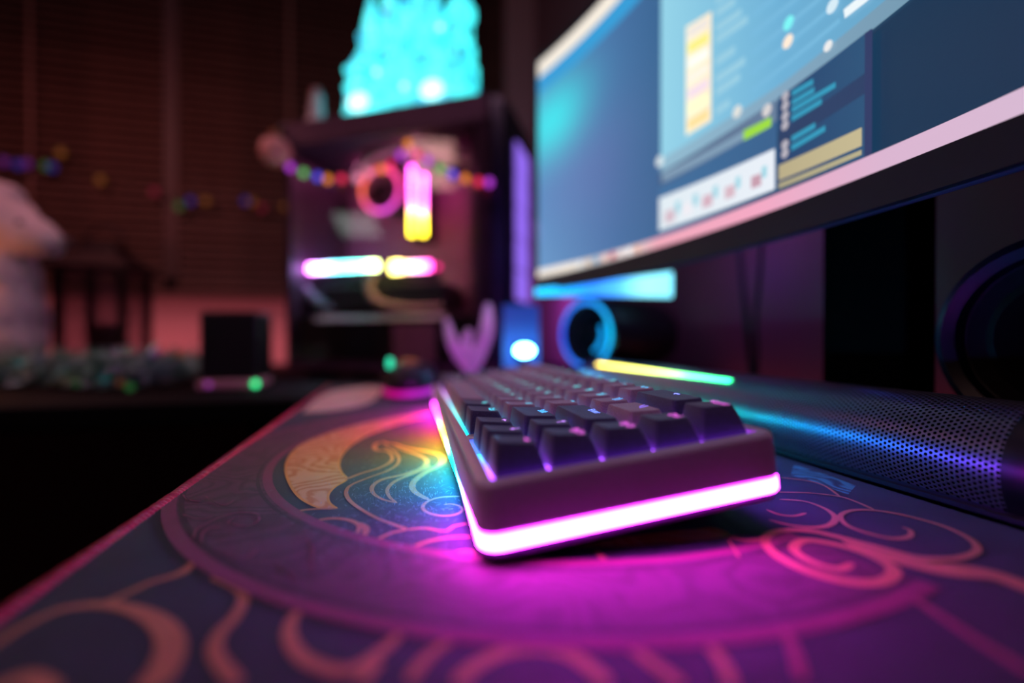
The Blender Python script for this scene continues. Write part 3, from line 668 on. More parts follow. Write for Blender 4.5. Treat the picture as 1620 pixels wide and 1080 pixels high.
# main window
quad_px('app_window', [(1046, 268), (1236, 152), (1236, -160), (1046, -60)], (142, 202, 222), col2=(104, 168, 204))
quad_px('app_window', [(1236, 152), (1450, -8), (1450, -420), (1236, -160)], (104, 168, 204), col2=(96, 156, 190))
quad_px('status_bar', [(1046, 274), (1240, 157), (1240, 132), (1046, 252)], (138, 178, 198), col2=(124, 158, 182))
quad_px('status_bar', [(1240, 157), (1452, -8), (1452, -40), (1240, 132)], (124, 158, 182), col2=(110, 146, 168))
quad_px('thumbnail_column', [(1086, 216), (1126, 192), (1126, 20), (1086, 45)], (248, 238, 208), col2=(246, 228, 196))
for i in range(7):
    y = 190-24*i; quad_px('thumbnail', [(1089, y+18), (1122, y-2), (1122, y-18), (1089, y+2)], [(246, 216, 150), (250, 248, 200), (236, 214, 226), (250, 236, 220), (246, 246, 236), (240, 232, 130), (230, 222, 214)][i], ns=4, nt=2)
for i, (y, ln) in enumerate(((178, 22), (148, 38), (128, 46), (100, 30), (66, 50), (48, 40), (24, 30), (4, 36))):
    quad_px('text_line', [(1134, y+6), (1134+ln, y+6-ln*0.68), (1134+ln, y-6-ln*0.68), (1134, y-6)], (146, 196, 216), ns=4, nt=2)
for i in range(9):
    y = 150-30*i; quad_px('text_line', [(1190, y), (1330, y-112), (1330, y-119), (1190, y-7)], (114, 176, 210), ns=8, nt=1)
def dot_px(x, y, r, col, name='screen_dot'):
    s, t = toscr(x, y); OF[0] += 0.00004; v = [scr(s+r*math.cos(2*PI*i/14), t+r*math.sin(2*PI*i/14), OF[0])+MOI for i in range(14)]
    return obj(name, MB().add(v, [tuple(range(14))], 0, s2l(col)), M_scr, screen, smooth=0)
dot_px(1250, 39, 0.0042, (120, 235, 235)); dot_px(1249, 68, 0.0042, (245, 225, 205)); dot_px(1313, 75, 0.003, (225, 225, 225)); dot_px(1169, 178, 0.0045, (215, 215, 210)); dot_px(1046, 256, 0.005, (215, 225, 228)); dot_px(1320, 12, 0.004, (205, 225, 235))
quad_px('search_field', [(1340, 32), (1392, -8), (1392, -26), (1338, 18)], (226, 236, 240), ns=6, nt=2)
# lower panel
quad_px('lower_panel', [(1046, 296), (1233, 192), (1233, 158), (1046, 276)], (62, 84, 118), col2=(98, 120, 148))
quad_px('lower_panel', [(1046, 366), (1233, 300), (1233, 192), (1046, 296)], (58, 106, 150), col2=(52, 92, 134))
quad_px('toolbar', [(1050, 290), (1180, 222), (1180, 208), (1050, 276)], (120, 148, 172), ns=8, nt=2)
quad_px('green_button', [(1180, 224), (1224, 201), (1224, 186), (1180, 208)], (150, 210, 60), ns=6, nt=2)
dot_px(1217, 176, 0.0042, (205, 200, 200))
quad_px('picture_strip', [(1046, 366), (1230, 300), (1230, 236), (1046, 314)], (214, 226, 232), col2=(222, 228, 236))
for i, (x, c) in enumerate(((1062, (204, 180, 192)), (1090, (228, 226, 232)), (1122, (204, 170, 184)), (1158, (206, 176, 188)), (1200, (190, 150, 166)))):
    y = 343-(x-1062)*0.40; quad_px('picture', [(x-7, y+12), (x+9, y+6), (x+9, y-13), (x-7, y-7)], c, ns=3, nt=2)
    quad_px('picture', [(x+10, y-4), (x+18, y-8), (x+18, y-26), (x+10, y-22)], (150, 204, 218), ns=3, nt=2)
# chat window
quad_px('chat_window', [(1236, 302), (1384, 246), (1384, 48), (1236, 157)], (34, 62, 104), col2=(40, 80, 116))
quad_px('chat_window', [(1374, 250), (1386, 245), (1386, 48), (1374, 55)], (44, 56, 96), ns=3)
quad_px('chat_header', [(1236, 236), (1374, 150), (1374, 118), (1236, 212)], (40, 60, 96), ns=8)
for (x, y, l) in ((1258, 158, 34), (1258, 172, 36), (1258, 184, 70), (1258, 197, 48), (1258, 229, 38), (1258, 243, 54)):
    quad_px('chat_line', [(x, y-3), (x+l, y-3-l*0.58), (x+l, y-12-l*0.58), (x, y-12)], (48, 146, 178), ns=6, nt=2)
for y in (156, 171, 187, 202, 232, 246): dot_px(1248, y-2, 0.0030, (172, 168, 178), 'chat_avatar')
quad_px('chat_banner', [(1238, 287), (1371, 232), (1371, 203), (1238, 263)], (176, 164, 128), col2=(188, 176, 138))
quad_px('chat_banner', [(1238, 300), (1371, 246), (1371, 238), (1238, 291)], (164, 156, 124), col2=(174, 166, 132))
# body of the monitor
M_bez = mat('black monitor bezel', (26, 22, 30), 0.5, nscale=300, namt=0.1)
def mring(s, tb, tt, front, back): return [scr(s, tb, front)+MOI, scr(s, tt, front)+MOI, scr(s, tt, -back)+MOI, scr(s, tb, -back)+MOI]
def bar(s0, s1, t0, t1, f_, b_, n=40): return MB().loft([mring(s0+(s1-s0)*i/n, t0, t1, f_, b_) for i in range(n+1)])
obj('bottom_bezel', bar(S0-0.01, S1+0.004, -0.0185, -0.0002, 0.0015, 0.010), M_bez, mo, smooth=30)
obj('top_bezel', bar(S0-0.01, S1+0.004, MHT+0.0002, MHT+0.008, 0.0012, 0.010), M_bez, mo, smooth=30)
obj('side_bezel', bar(S1+0.0002, S1+0.004, -0.0002, MHT+0.0002, 0.0012, 0.010, 3), M_bez, mo, smooth=30)
obj('side_bezel', bar(S0-0.01, S0-0.0002, -0.0002, MHT+0.0002, 0.0012, 0.010, 3), M_bez, mo, smooth=30)
rr = []
for i in range(41):
    s = S0-0.008+(S1+0.003-S0+0.008)*i/40; e = 0.012+0.020*math.sin(PI*i/40)
    rr.append([scr(s, -0.016, -0.0102)+MOI, scr(s, MHT+0.006, -0.0102)+MOI, scr(s, MHT-0.03, -0.012-e)+MOI, scr(s, 0.02, -0.012-e)+MOI])
obj('back_shell', MB().loft(rr), M_black, mo, smooth=30)
# blue lit edge line under the bezel
M_bluel = emit('blue back glow', (0.06, 0.10, 1.0), 0.03); obj('edge_glow', bar(S0, S1, -0.0195, -0.0187, -0.003, 0.006), M_bluel, mo, label='thin blue light line under the bezel')
# stand
def lb(lo, hi, b=0.002): return MB().box(tuple(Vector(lo)+MOI), tuple(Vector(hi)+MOI), b=b)
obj('stand_column', lb((0.318, 0.222, 0.004), (0.345, 0.282, 0.33)), mat('stand black', (3, 3, 4), 0.9, spec=0.03), mo)
obj('stand_foot', lb((0.290, 0.215, -0.0038), (0.41, 0.36, 0.004)), M_matte, mo)
# light bar hanging behind the left end
a = P(848, 462, 0.60); b_ = P(1062, 450, 0.62)
mb = MB(); LBC = [(0.0, (0.0, 0.55, 1.0)), (0.18, (0.0, 0.42, 1.0)), (0.4, (0.02, 0.20, 1.0)), (0.6, (0.05, 0.35, 1.0)), (0.78, (0.25, 0.85, 1.0)), (1, (0.2, 0.8, 1.0))]
rings = []; cs = []
for i in range(17):
    k = i/16; p = a.lerp(b_, k)+MOI; h = 0.0045+0.0125*k**1.2
    dz = -0.000
    rings.append([p+Vector((0, -0.002, -h)), p+Vector((0, -0.002, h)), p+Vector((0, 0.004, h)), p+Vector((0, 0.004, -h))]); cs += [ramp(LBC, k)]*4
mb.loft(rings, col=cs); obj('back_light_bar', mb, emit('blue light bar', None, 2.0, (0.1, 0.1, 0.1)), mo, smooth=0, label='glowing blue light bar under the far end')
mb = MB(); q0 = a.lerp(b_, 0.5)+MOI; mb.box((q0.x-0.006, q0.y+0.004, q0.z), (q0.x+0.006, q0.y+0.008, q0.z+0.05)); obj('light_bar_bracket', mb, M_matte, mo)

# ------------------------------------------------------------------ round speakers
def speaker(loc, rz, label, lit):
    sp = empty('round_speaker', Matrix.Translation(loc) @ Matrix.Rotation(rz, 4, 'Z'), label=label, cat='speaker', group='round desk speakers behind the bar')
    Mx = Matrix.Rotation(PI/2, 4, 'Y')          # lathe axis along +X (front is at -X)
    zc = Matrix.Translation((0, 0, 0.072)) @ Mx
    R = 0.0515
    obj('barrel', MB().lathe([(R-0.014, 0.06), (R-0.0105, 0.007), (R-0.006, 0.004), (R-0.001, 0.003), (R, 0.008), (R, 0.13), (R-0.006, 0.158), (R-0.016, 0.163), (0.001, 0.163)], 48, zc), M_black, sp)
    obj('front_ring', MB().lathe([(R-0.010, 0.006), (R-0.009, 0.0), (R-0.004, -0.003), (R+0.0006, 0.0), (R+0.0008, 0.0028), (R-0.002, 0.004), (R-0.010, 0.006)], 48, zc, caps=(False, False)), mat('speaker ring gloss', (8, 8, 30), 0.35), sp, label='glossy ring catching blue light')
    obj('cone', MB().lathe([(R-0.011, 0.006), (0.034, 0.010), (0.030, 0.009), (0.014, 0.026), (0.013, 0.022), (0.008, 0.017), (0.001, 0.0155)], 40, zc, caps=(False, True)), mat('woven speaker cone', (9, 9, 13), 0.6, spec=0.15, nscale=400), sp)
    if lit:
        cs = []; mb = MB(); n = 40; rings = []
        RC_ = [(0, (0.0, 0.55, 1)), (0.25, (0.02, 0.2, 1)), (0.5, (0.01, 0.08, 0.8)), (0.75, (0.02, 0.25, 1)), (1, (0.0, 0.55, 1))]
        for i in range(n):
            t = 2*PI*i/n-PI/2; c = ramp(RC_, i/n)
            rings.append([zc @ Vector(((R-0.006+0.0028*math.cos(q))*math.cos(t), (R-0.006+0.0028*math.cos(q))*math.sin(t), -0.0045+0.0028*math.sin(q))) for q in [k*PI/3 for k in range(6)]]); cs += [c]*6
        rings.append(rings[0]); cs += [cs[0]]*6
        mb.loft(rings, False, False, col=cs); obj('light_ring', mb, emit('speaker light ring', None, 1.6), sp, label='blue glowing ring')
        obj('light_arc', MB().tube([zc @ Vector((0.026*math.cos(t), 0.026*math.sin(t), 0.002)) for t in [-2.0+0.22*i for i in range(8)]], 0.0028, 6), emit('speaker light arc', (0.0, 0.38, 1.0), 1.2), sp)
    obj('neck', MB().tube([(0.07, 0, 0.024), (0.075, 0, 0.01), (0.075, 0, 0.002)], 0.010, 12), M_black, sp)
    obj('base_disc', MB().lathe([(0.001, -0.0038), (0.05, -0.0038), (0.052, -0.001), (0.049, 0.003), (0.001, 0.004)], 32, Matrix.Translation((0.075, 0, 0))), M_black, sp)
    return sp
speaker((0.2620, 0.600, 0.005), math.radians(24), 'round black speaker with a glowing blue front ring under the far end of the monitor', True)
speaker((0.3085, 0.148, -0.002), math.radians(-1), 'round black speaker at the right edge, only its dark rim catching blue', False)
area('speaker_rim_light', (0.285, 0.235, 0.10), (0.31, 0.15, 0.07), 0.02, 0.0012, (0.05, 0.1, 1.0))  # small blue light aimed at the right speaker's rim

# ------------------------------------------------------------------ small bright lamp puck between keyboard and tower
lp = P(828, 553, 0.66)
pk = empty('led_puck', (lp.x, lp.y, 0.0), label='small black stand with a dazzling blue white lamp beside the tower front', cat='lamp')
obj('stand', MB().lathe([(0.001, 0.0001), (0.020, 0.0001), (0.020, 0.003), (0.006, 0.006), (0.005, lp.z-0.010), (0.001, lp.z-0.010)], 20), M_black, pk)
obj('lamp_head', MB().box((-0.013, -0.004, lp.z-0.012), (0.013, 0.010, lp.z+0.009), b=0.003), M_black, pk)
mb = MB(); rr = []; cs = []  # plate added to glow as the blue halo around the lens
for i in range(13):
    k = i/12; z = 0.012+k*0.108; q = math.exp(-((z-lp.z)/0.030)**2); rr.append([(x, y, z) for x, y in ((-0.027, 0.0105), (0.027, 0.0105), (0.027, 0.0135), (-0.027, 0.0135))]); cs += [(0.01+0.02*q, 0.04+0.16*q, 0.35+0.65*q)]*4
mb.loft(rr, col=cs); obj('blue_halo_plate', mb, emit('blue halo glow', None, 0.9), pk, smooth=0, label='added glowing plate for the blue halo round the lamp')
obj('lens', MB().sphere((0, -0.006, lp.z-0.001), 0.0095, 10, sc=(1.4, 0.7, 0.85)), emit('dazzling blue lens', (0.10, 0.5, 1.0), 60.0), pk)

# ------------------------------------------------------------------ computer tower
PLc = Vector((-0.437, 0.88)); TA = Vector((0.9607, -0.277)); TB = Vector((0.277, 0.9607)); TW_, TD, THt = 0.433, 0.205, 0.490
org = cw(PLc.x, PLc.y, -0.004)
ax = cw(TA.x, TA.y, 0); bx = cw(TB.x, TB.y, 0)
TM = Matrix(((ax.x, bx.x, 0, org.x), (ax.y, bx.y, 0, org.y), (0, 0, 1, org.z), (0, 0, 0, 1)))
TMI = TM.inverted()
def TP(px, py, b=0.0):         # tower-local point seen at this pixel, at depth b behind the glass
    k = (px-810)/FP; o = PLc+TB*b
    a = (k*o.y-o.x)/(TA.x-k*TA.y); d = o.y+TA.y*a
    return Vector((a, b, CH-(py-HY)/FP*d+0.004))
tw = empty('computer_tower', TM, label='dark computer tower with a glass side full of coloured lights', cat='computer')
M_tf = mat('tower frame paint', (78, 46, 74), 0.45, 0.3)
M_ti = mat('tower inner panel', (130, 66, 100), 0.6)
M_tl = mat('tower light mauve panel', (150, 100, 124), 0.55)
B = lambda lo, hi, b=0.002: MB().box(lo, hi, b=b)
for y in (0.02, TD-0.05):
    for x in (0.03, TW_-0.07): obj('foot', B((x, y, 0.0), (x+0.04, y+0.03, 0.0135)), M_matte, tw)
obj('floor_panel', B((0, 0, 0.014), (TW_, TD, 0.034)), M_tf, tw)
obj('top_panel', B((0, 0, THt-0.050), (TW_-0.02, TD, THt)), M_tf, tw)
obj('rear_panel', B((0, 0.0, 0.0345), (0.012, TD, THt-0.0505)), M_tf, tw)
obj('motherboard_tray', B((0.0125, TD-0.03, 0.0345), (TW_-0.045, TD-0.022, THt-0.0505)), M_ti, tw)
obj('off_side_panel', B((0.0125, TD-0.006, 0.0345), (TW_-0.045, TD, THt-0.0505)), M_tf, tw)
obj('front_post', B((TW_-0.044, 0.0, 0.0345), (TW_-0.016, 0.03, THt-0.0505)), M_tf, tw)
obj('inner_post', B((TW_-0.075, 0.05, 0.116), (TW_-0.050, 0.075, THt-0.0505)), M_tl, tw)
rr = []
for z, i in ((0.014, 0.004), (0.02, 0), (THt-0.02, 0), (THt-0.006, 0.004), (THt+0.001, 0.014)):
    rr.append([(TW_-0.0155, 0.0+i, z), (TW_+0.006-i, 0.004+i, z), (TW_+0.010-i, 0.03, z), (TW_+0.010-i, TD-0.03, z), (TW_+0.006-i, TD-0.004-i, z), (TW_-0.0155, TD-i, z)])
fp_ = obj('front_panel', MB().loft(rr), mat('tower front gloss', (30, 26, 60), 0.3, nscale=20), tw)
z0 = TP(815, 478, 0.1).z; z1 = TP(815, 236, 0.1).z
for k in range(5):
    za = z0+(z1-z0)*k/5+0.002; zb = z0+(z1-z0)*(k+1)/5-0.002
    obj('light_segment', B((TW_+0.0101, 0.062, za), (TW_+0.013, 0.152, zb), 0.0005), emit('violet light segment', (0.30, 0.15, 0.9), 1.0) if k == 0 else MATS['violet light segment'], fp_)
M_glass = bpy.data.materials.new('clear side glass'); M_glass.use_nodes = True; nt = M_glass.node_tree
for n in list(nt.nodes): nt.nodes.remove(n)
o_ = nd(nt, 'ShaderNodeOutputMaterial'); mx = nd(nt, 'ShaderNodeMixShader'); tr = nd(nt, 'ShaderNodeBsdfTransparent'); tr.inputs[0].default_value = (0.80, 0.78, 0.80, 1)
gl = nd(nt, 'ShaderNodeBsdfGlossy'); gl.inputs['Roughness'].default_value = 0.03; mx.inputs[0].default_value = 0.05
nt.links.new(tr.outputs[0], mx.inputs[1]); nt.links.new(gl.outputs[0], mx.inputs[2]); nt.links.new(mx.outputs[0], o_.inputs[0])
obj('side_glass', MB().box((0.004, -0.0045, 0.030), (TW_-0.010, -0.0005, THt-0.046)), M_glass, tw, smooth=0)
# inside
zsh = 0.118
tl = area('tower_inner_fill', tuple(TM @ Vector((0.20, 0.09, THt-0.056))), tuple(TM @ Vector((0.20, 0.10, 0.1))), 0.30, 0.42, (1.0, 0.26, 0.55), 0.02)  # pink fill added to brighten the tower interior
obj('power_supply_cover', B((0.013, 0.012, 0.0345), (TW_-0.046, TD-0.031, zsh)), M_black, tw)
p0 = TP(622, 572, 0.010); p1 = TP(690, 512, 0.010)
obj('cover_plate', B((p0.x, 0.006, p0.z), (p1.x, 0.0115, min(p1.z, zsh-0.004))), mat('pale pink plate', (190, 130, 140), 0.6), tw)
g0 = TP(478, 492, 0.05); g1 = TP(590, 446, 0.05)
gp = obj('graphics_card', B((g0.x-0.005, 0.045, 0.130), (TP(700, 470, 0.05).x, 0.150, 0.176)), mat('graphics card shroud', (52, 66, 66), 0.35), tw)
for k in range(3):
    cx = g0.x+0.035+k*0.075
    obj('card_fan', MB().lathe([(0.001, 0), (0.030, 0), (0.031, -0.006), (0.001, -0.008)], 20, Matrix.Translation((cx, 0.098, 0.1295))), M_black, gp)
obj('card_backplate', B((g0.x-0.005, 0.045, 0.1765), (TP(700, 470, 0.05).x, 0.150, 0.180), 0.0005), mat('card backplate', (150, 160, 150), 0.35, 0.4), gp)
def lamp(name, px0, px1, py0, py1, b, cols, strength, dep=0.006, mn='x', label=None):
    q0 = TP(px0, py1, b); q1 = TP(px1, py0, b); zm = (q0.z+q1.z)/2; N = 10; rings = []; cs = []
    for i in range(N+1):
        k = i/N
        if mn == 'x': x = q0.x+(q1.x-q0.x)*k; rings.append([(x, b, q0.z), (x, b, q1.z), (x, b+dep, q1.z), (x, b+dep, q0.z)])
        else: z = q0.z+(q1.z-q0.z)*k; rings.append([(q0.x, b, z), (q1.x, b, z), (q1.x, b+dep, z), (q0.x, b+dep, z)])
        cs += [ramp(cols, k)]*4
    return obj(name, MB().loft(rings, col=cs), emit(name+' glow', None, strength, (0.2, 0.2, 0.2)), tw, smooth=0, label=label)
lamp('card_light', 482, 596, 413, 431, 0.046, [(0, (1, 0.12, 1)), (0.2, (0.6, 0.35, 1)), (0.45, (0.1, 0.8, 0.9)), (0.8, (0.15, 0.9, 0.6)), (1, (0.8, 1, 0.3))], 30, label='long light bar, magenta to cyan')
lamp('card_light', 618, 636, 413, 431, 0.046, [(0, (1, 0.9, 0.15)), (1, (1, 0.6, 0.2))], 26, label='short yellow light')
lamp('card_light', 641, 680, 413, 429, 0.046, [(0, (1, 0.6, 0.3)), (0.5, (1, 0.3, 0.7)), (1, (1, 0.05, 0.45))], 20, label='short pink light')
lamp('card_light', 688, 694, 418, 425, 0.046, [(0, (1, 0.0, 0.25)), (1, (1, 0, 0.25))], 4.0)
sup = TP(600, 440, 0.05); obj('light_holder', B((TP(478, 440, 0.05).x, 0.052, 0.1805), (TP(694, 440, 0.05).x, 0.060, TP(600, 432, 0.05).z), 0.0005), M_black, tw)
RAMC = [(0, (1, 0.75, 0.02)), (0.28, (1, 0.7, 0.05)), (0.42, (1, 0.12, 0.4)), (0.7, (1, 0.08, 0.75)), (1, (1, 0.06, 0.8))]
for x in (651, 669):
    st_ = lamp('memory_stick_light', x-3, x+3, 263 if x < 660 else 276, 372, 0.12, RAMC, 20, mn='z', label='glowing memory stick edge, pink over yellow')
    q = TP(x, 380, 0.12); q1 = TP(x, 260, 0.12); obj('memory_stick', B((q.x-0.003, 0.1265, q.z), (q.x+0.003, TD-0.0305, q1.z), 0.0005), M_dgrey, tw)
# cooler with a lit fan ring
fc = TP(604, 302, 0.09); Mf = Matrix.Translation(fc) @ Matrix.Rotation(PI/2, 4, 'X')
obj('cooler_body', MB().lathe([(0.001, -0.08), (0.034, -0.08), (0.034, 0.0), (0.001, 0.0)], 28, Mf), M_dgrey, tw)
cf = obj('cooler_fan', MB().lathe([(0.001, 0.004), (0.014, 0.004), (0.015, 0.001), (0.001, 0.0005)], 20, Mf), M_black, tw)
for k in range(9):
    t = 2*PI*k/9; mb = MB(); mb.box((0.012, -0.006, 0.001), (0.040, 0.006, 0.002), M=Mf @ Matrix.Rotation(t, 4, 'Z') @ Matrix.Rotation(0.5, 4, 'X')); obj('blade', mb, M_ti, cf, smooth=0)
rings = []; cs = []; N = 30
FRC = [(0, (1, 0.05, 0.35)), (0.25, (1, 0.04, 0.2)), (0.5, (1, 0.16, 0.05)), (0.62, (1, 0.1, 0.3)), (0.8, (0.9, 0.08, 0.8)), (1, (1, 0.05, 0.35))]
for i in range(N+1):
    t = 2*PI*i/N; rings.append([Mf @ Vector(((0.043+0.004*math.cos(q))*math.cos(t), (0.043+0.004*math.cos(q))*math.sin(t), 0.004+0.004*math.sin(q))) for q in [k*PI/3 for k in range(6)]]); cs += [ramp(FRC, i/N)]*6
obj('fan_light_ring', MB().loft(rings, False, False, col=cs), emit('fan ring glow', None, 3.0), cf, label='pink and red glowing ring')
M_tube = mat('pale coolant tube', (226, 190, 196), 0.35)
obj('coolant_tube', MB().tube([TM.inverted() @ (TM @ p) for p in catmull([TP(562, 285, 0.10), TP(585, 252, 0.07), TP(640, 232, 0.06), TP(705, 240, 0.06), TP(762, 262, 0.08), TP(775, 300, 0.12)], 6)], 0.0095, 10), M_tube, tw)
obj('coolant_tube', MB().tube(catmull([TP(592, 432, 0.035), TP(583, 455, 0.03), TP(600, 478, 0.028), TP(645, 488, 0.03), TP(700, 487, 0.035)], 6), 0.0075, 10), mat('cream cable sleeve', (226, 206, 170), 0.6), tw)
p = TP(515, 350, 0.14); obj('heat_sink', B((p.x-0.04, 0.135, p.z-0.035), (p.x+0.04, TD-0.031, p.z+0.045)), M_black, tw)
obj('corner_bracket', MB().tube(catmull([TP(476, 450, 0.04), TP(500, 475, 0.04), TP(530, 492, 0.05)], 5), 0.009, 8), mat('grey blue bracket', (150, 150, 165), 0.5), tw)

q0 = TP(500, 500, 0.010); q1 = TP(706, 492, 0.010)  # tilted pale strip added to catch the card lights
obj('light_catch_strip', MB().loft([[(x, 0.004, zsh-0.010), (x, 0.012, zsh-0.0005), (x, 0.0125, zsh-0.010)] for x in (q0.x, q1.x)]), mat('pale light catcher', (190, 200, 190), 0.4, 0.3), tw, smooth=0)
# things on the tower ------------------------------------------------------
M_ice = bpy.data.materials.new('lit ice acrylic'); M_ice.use_nodes = True; nt = M_ice.node_tree; b = nt.nodes['Principled BSDF']
tc = nd(nt, 'ShaderNodeTexCoord'); vo = nd(nt, 'ShaderNodeTexNoise'); vo.inputs['Scale'].default_value = 34; vo.inputs['Detail'].default_value = 1; nt.links.new(tc.outputs['Object'], vo.inputs['Vector'])
cr = nd(nt, 'ShaderNodeValToRGB'); cr.color_ramp.elements[0].position = 0.36; cr.color_ramp.elements[0].color = (0.0, 0.32, 0.5, 1); cr.color_ramp.elements[1].position = 0.62; cr.color_ramp.elements[1].color = (0.06, 1.0, 1.0, 1)
nt.links.new(vo.outputs['Fac'], cr.inputs['Fac']); nt.links.new(cr.outputs['Color'], b.inputs['Emission Color']); b.inputs['Emission Strength'].default_value = 1.5
b.inputs['Base Color'].default_value = (0.3, 0.6, 0.65, 1); b.inputs['Roughness'].default_value = 0.2
M_icel = mat('unlit frosted acrylic', (120, 190, 190), 0.25)
M_hot = emit('white cyan lamp', (0.45, 1.0, 1.0), 2.6)
ca = TP(550, 190, 0.05).x; cb_ = TP(746, 160, 0.05).x; cz = THt+0.0005; Wc = cb_-ca
cas = empty('castle_lamp', TM @ Matrix.Translation((ca, 0.03, cz)), label='glowing cyan castle shaped lamp standing on top of the computer tower', cat='lamp')
obj('base', MB().box((0, 0, 0), (Wc, 0.11, 0.012), b=0.002), M_ice, cas)
def tower(x, y, r, h, sp, n=8, m=M_ice, name='turret'):
    mb = MB(); M = Matrix.Translation((x, y, 0.0122))
    mb.lathe([(r*1.12, 0), (r*1.1, h*0.12), (r, h*0.14), (r*0.96, h*0.55), (r*1.1, h*0.57), (r*1.06, h*0.63), (r*0.9, h*0.65), (r*0.84, h*0.92), (r*1.06, h*0.94), (r*1.04, h), (r*0.85, h*1.005), (r*0.10, h+sp), (0.0003, h+sp+0.01)], n, M)
    t = obj(name, mb, m, cas, smooth=20)
    for k in range(n):
        for zz in (0.3, 0.75):
            a = 2*PI*(k+0.5)/n; rr_ = r*(0.985 if zz < 0.5 else 0.86)*math.cos(PI/n)
            M2 = M @ Matrix.Rotation(a, 4, 'Z') @ Matrix.Translation((rr_, 0, h*zz)); mw = MB().box((-0.0005, -r*0.13, -h*0.05), (0.001, r*0.13, h*0.05), M=M2)
            if abs(math.sin(a)) > 0.3 and math.sin(a) < 0: obj('window', mw, M_icel, t, smooth=0)
    return t
obj('wall', MB().box((0.012, 0.018, 0.0122), (Wc-0.012, 0.09, 0.115), b=0.002), M_ice, cas)
obj('gatehouse', MB().box((Wc*0.36, 0.006, 0.0122), (Wc*0.64, 0.0178, 0.085), b=0.002), M_ice, cas)
obj('gable', MB().loft([[(Wc*0.36, 0.006, 0.0852), (Wc*0.64, 0.006, 0.0852), (Wc*0.64, 0.0178, 0.0852), (Wc*0.36, 0.0178, 0.0852)], [(Wc*0.495, 0.008, 0.125), (Wc*0.505, 0.008, 0.125), (Wc*0.505, 0.0158, 0.125), (Wc*0.495, 0.0158, 0.125)]]), M_ice, cas)
for x, y, r, h, sp in ((0.028, 0.022, 0.028, 0.095, 0.04), (Wc-0.028, 0.022, 0.028, 0.115, 0.05), (0.028, 0.062, 0.026, 0.185, 0.09), (0.078, 0.05, 0.022, 0.21, 0.10), (Wc-0.038, 0.062, 0.028, 0.20, 0.10), (Wc-0.085, 0.05, 0.020, 0.18, 0.08), (Wc*0.40, 0.060, 0.026, 0.165, 0.11), (Wc*0.58, 0.055, 0.026, 0.150, 0.10), (Wc*0.49, 0.075, 0.022, 0.22, 0.12), (Wc*0.24, 0.085, 0.018, 0.12, 0.06), (Wc*0.76, 0.085, 0.018, 0.12, 0.06)):
    tower(x, y, r, h, sp)
for x in (0.045, Wc-0.065): obj('base_light', MB().sphere((x, -0.009, 0.030), 0.013, 8, sc=(1.7, 0.6, 1.3)), M_hot, cas, label='bright lamp at the foot of the wall')
for x, z in ((Wc*0.30, 0.085), (Wc*0.52, 0.05), (Wc*0.80, 0.145)): obj('window_light', MB().sphere((x, 0.0, z), 0.005, 8, sc=(1, 0.5, 1)), M_hot, cas)
# snowman figure
q = TP(502, 190, 0.05)
sn = empty('snowman_figure', TM @ Matrix.Translation((q.x, 0.05, THt+0.0003)), label='small white rounded figure on the tower top, left of the castle lamp', cat='figurine')
M_snow = mat('white glazed figure', (225, 205, 205), 0.3, coat=0.3)
obj('body', MB().sphere((0, 0, 0.019), 0.021, 12, sc=(1.05, 0.9, 0.9)), M_snow, sn)
obj('chest', MB().sphere((0, 0, 0.044), 0.016, 12), M_snow, sn)
obj('head', MB().sphere((0.001, 0, 0.066), 0.0135, 12), M_snow, sn)
obj('nose', MB().lathe([(0.002, 0), (0.0003, 0.009)], 8, Matrix.Translation((0, -0.013, 0.066)) @ Matrix.Rotation(PI/2, 4, 'X')), mat('orange nose', (220, 110, 40)), sn)
obj('hat', MB().lathe([(0.013, 0.074), (0.0135, 0.076), (0.009, 0.0765), (0.008, 0.086), (0.001, 0.0865)], 16), mat('dusty pink hat', (190, 120, 120), 0.7), sn)
# bauble
q = TM @ TP(437, 240, -0.012); qt = TM @ Vector((0.002, -0.004, THt-0.002))
bb = empty('bauble', (q.x, q.y, q.z), label='round peach Christmas bauble hanging at the left corner of the tower', cat='ornament')
obj('ball', MB().sphere((0, 0, 0), 0.0285, 16), mat('peach bauble', (240, 160, 150), 0.35, coat=0.5), bb)
obj('cap', MB().lathe([(0.009, 0.0275), (0.009, 0.036), (0.007, 0.037), (0.001, 0.0372)], 14), mat('brass cap', (150, 100, 60), 0.35, 0.8), bb)
obj('cord', MB().tube([(0, 0, 0.037), ((qt-q).x*0.5, (qt-q).y*0.5, 0.048), tuple(Vector(qt-q)+Vector((0.004, 0, 0)))], 0.0008, 5), M_tube, bb)

# ------------------------------------------------------------------ string lights
LC = {'p': (0.55, 0.05, 0.8), 'g': (0.08, 0.55, 0.12), 'b': (0.06, 0.08, 1.0), 'o': (1.0, 0.28, 0.02), 'r': (1.0, 0.03, 0.12), 'k': (1.0, 0.3, 0.5)}
def lights(name, items, place, label, strength, R, wire_r=0.001):
    pts = [place(x, y) for x, y, c in items]; o = pts[0].copy()
    rt = empty(name, o, label=label, cat='string lights')
    wp = catmull([p-o+Vector((0, 0, R+0.002)) for p in pts], 4)
    obj('wire', MB().tube(wp, wire_r, 5), mat('dark green wire', (16, 24, 18), 0.6), rt)
    for (x, y, c), p in zip(items, pts):
        key = 'bulb glow %s %.2f' % (c, strength)
        m = MATS.get(key) or emit(key, LC[c], strength)
        bo = obj('bulb', MB().lathe([(0.0004, -R*1.15), (R*0.6, -R*0.9), (R, -R*0.1), (R*0.85, R*0.6), (R*0.4, R)], 10, Matrix.Translation(p-o)), m, rt)
        obj('bulb_cap', MB().lathe([(R*0.45, R*1.0), (R*0.45, R*1.7), (R*0.2, R*1.8)], 8, Matrix.Translation(p-o)), M_black, bo)
    return rt
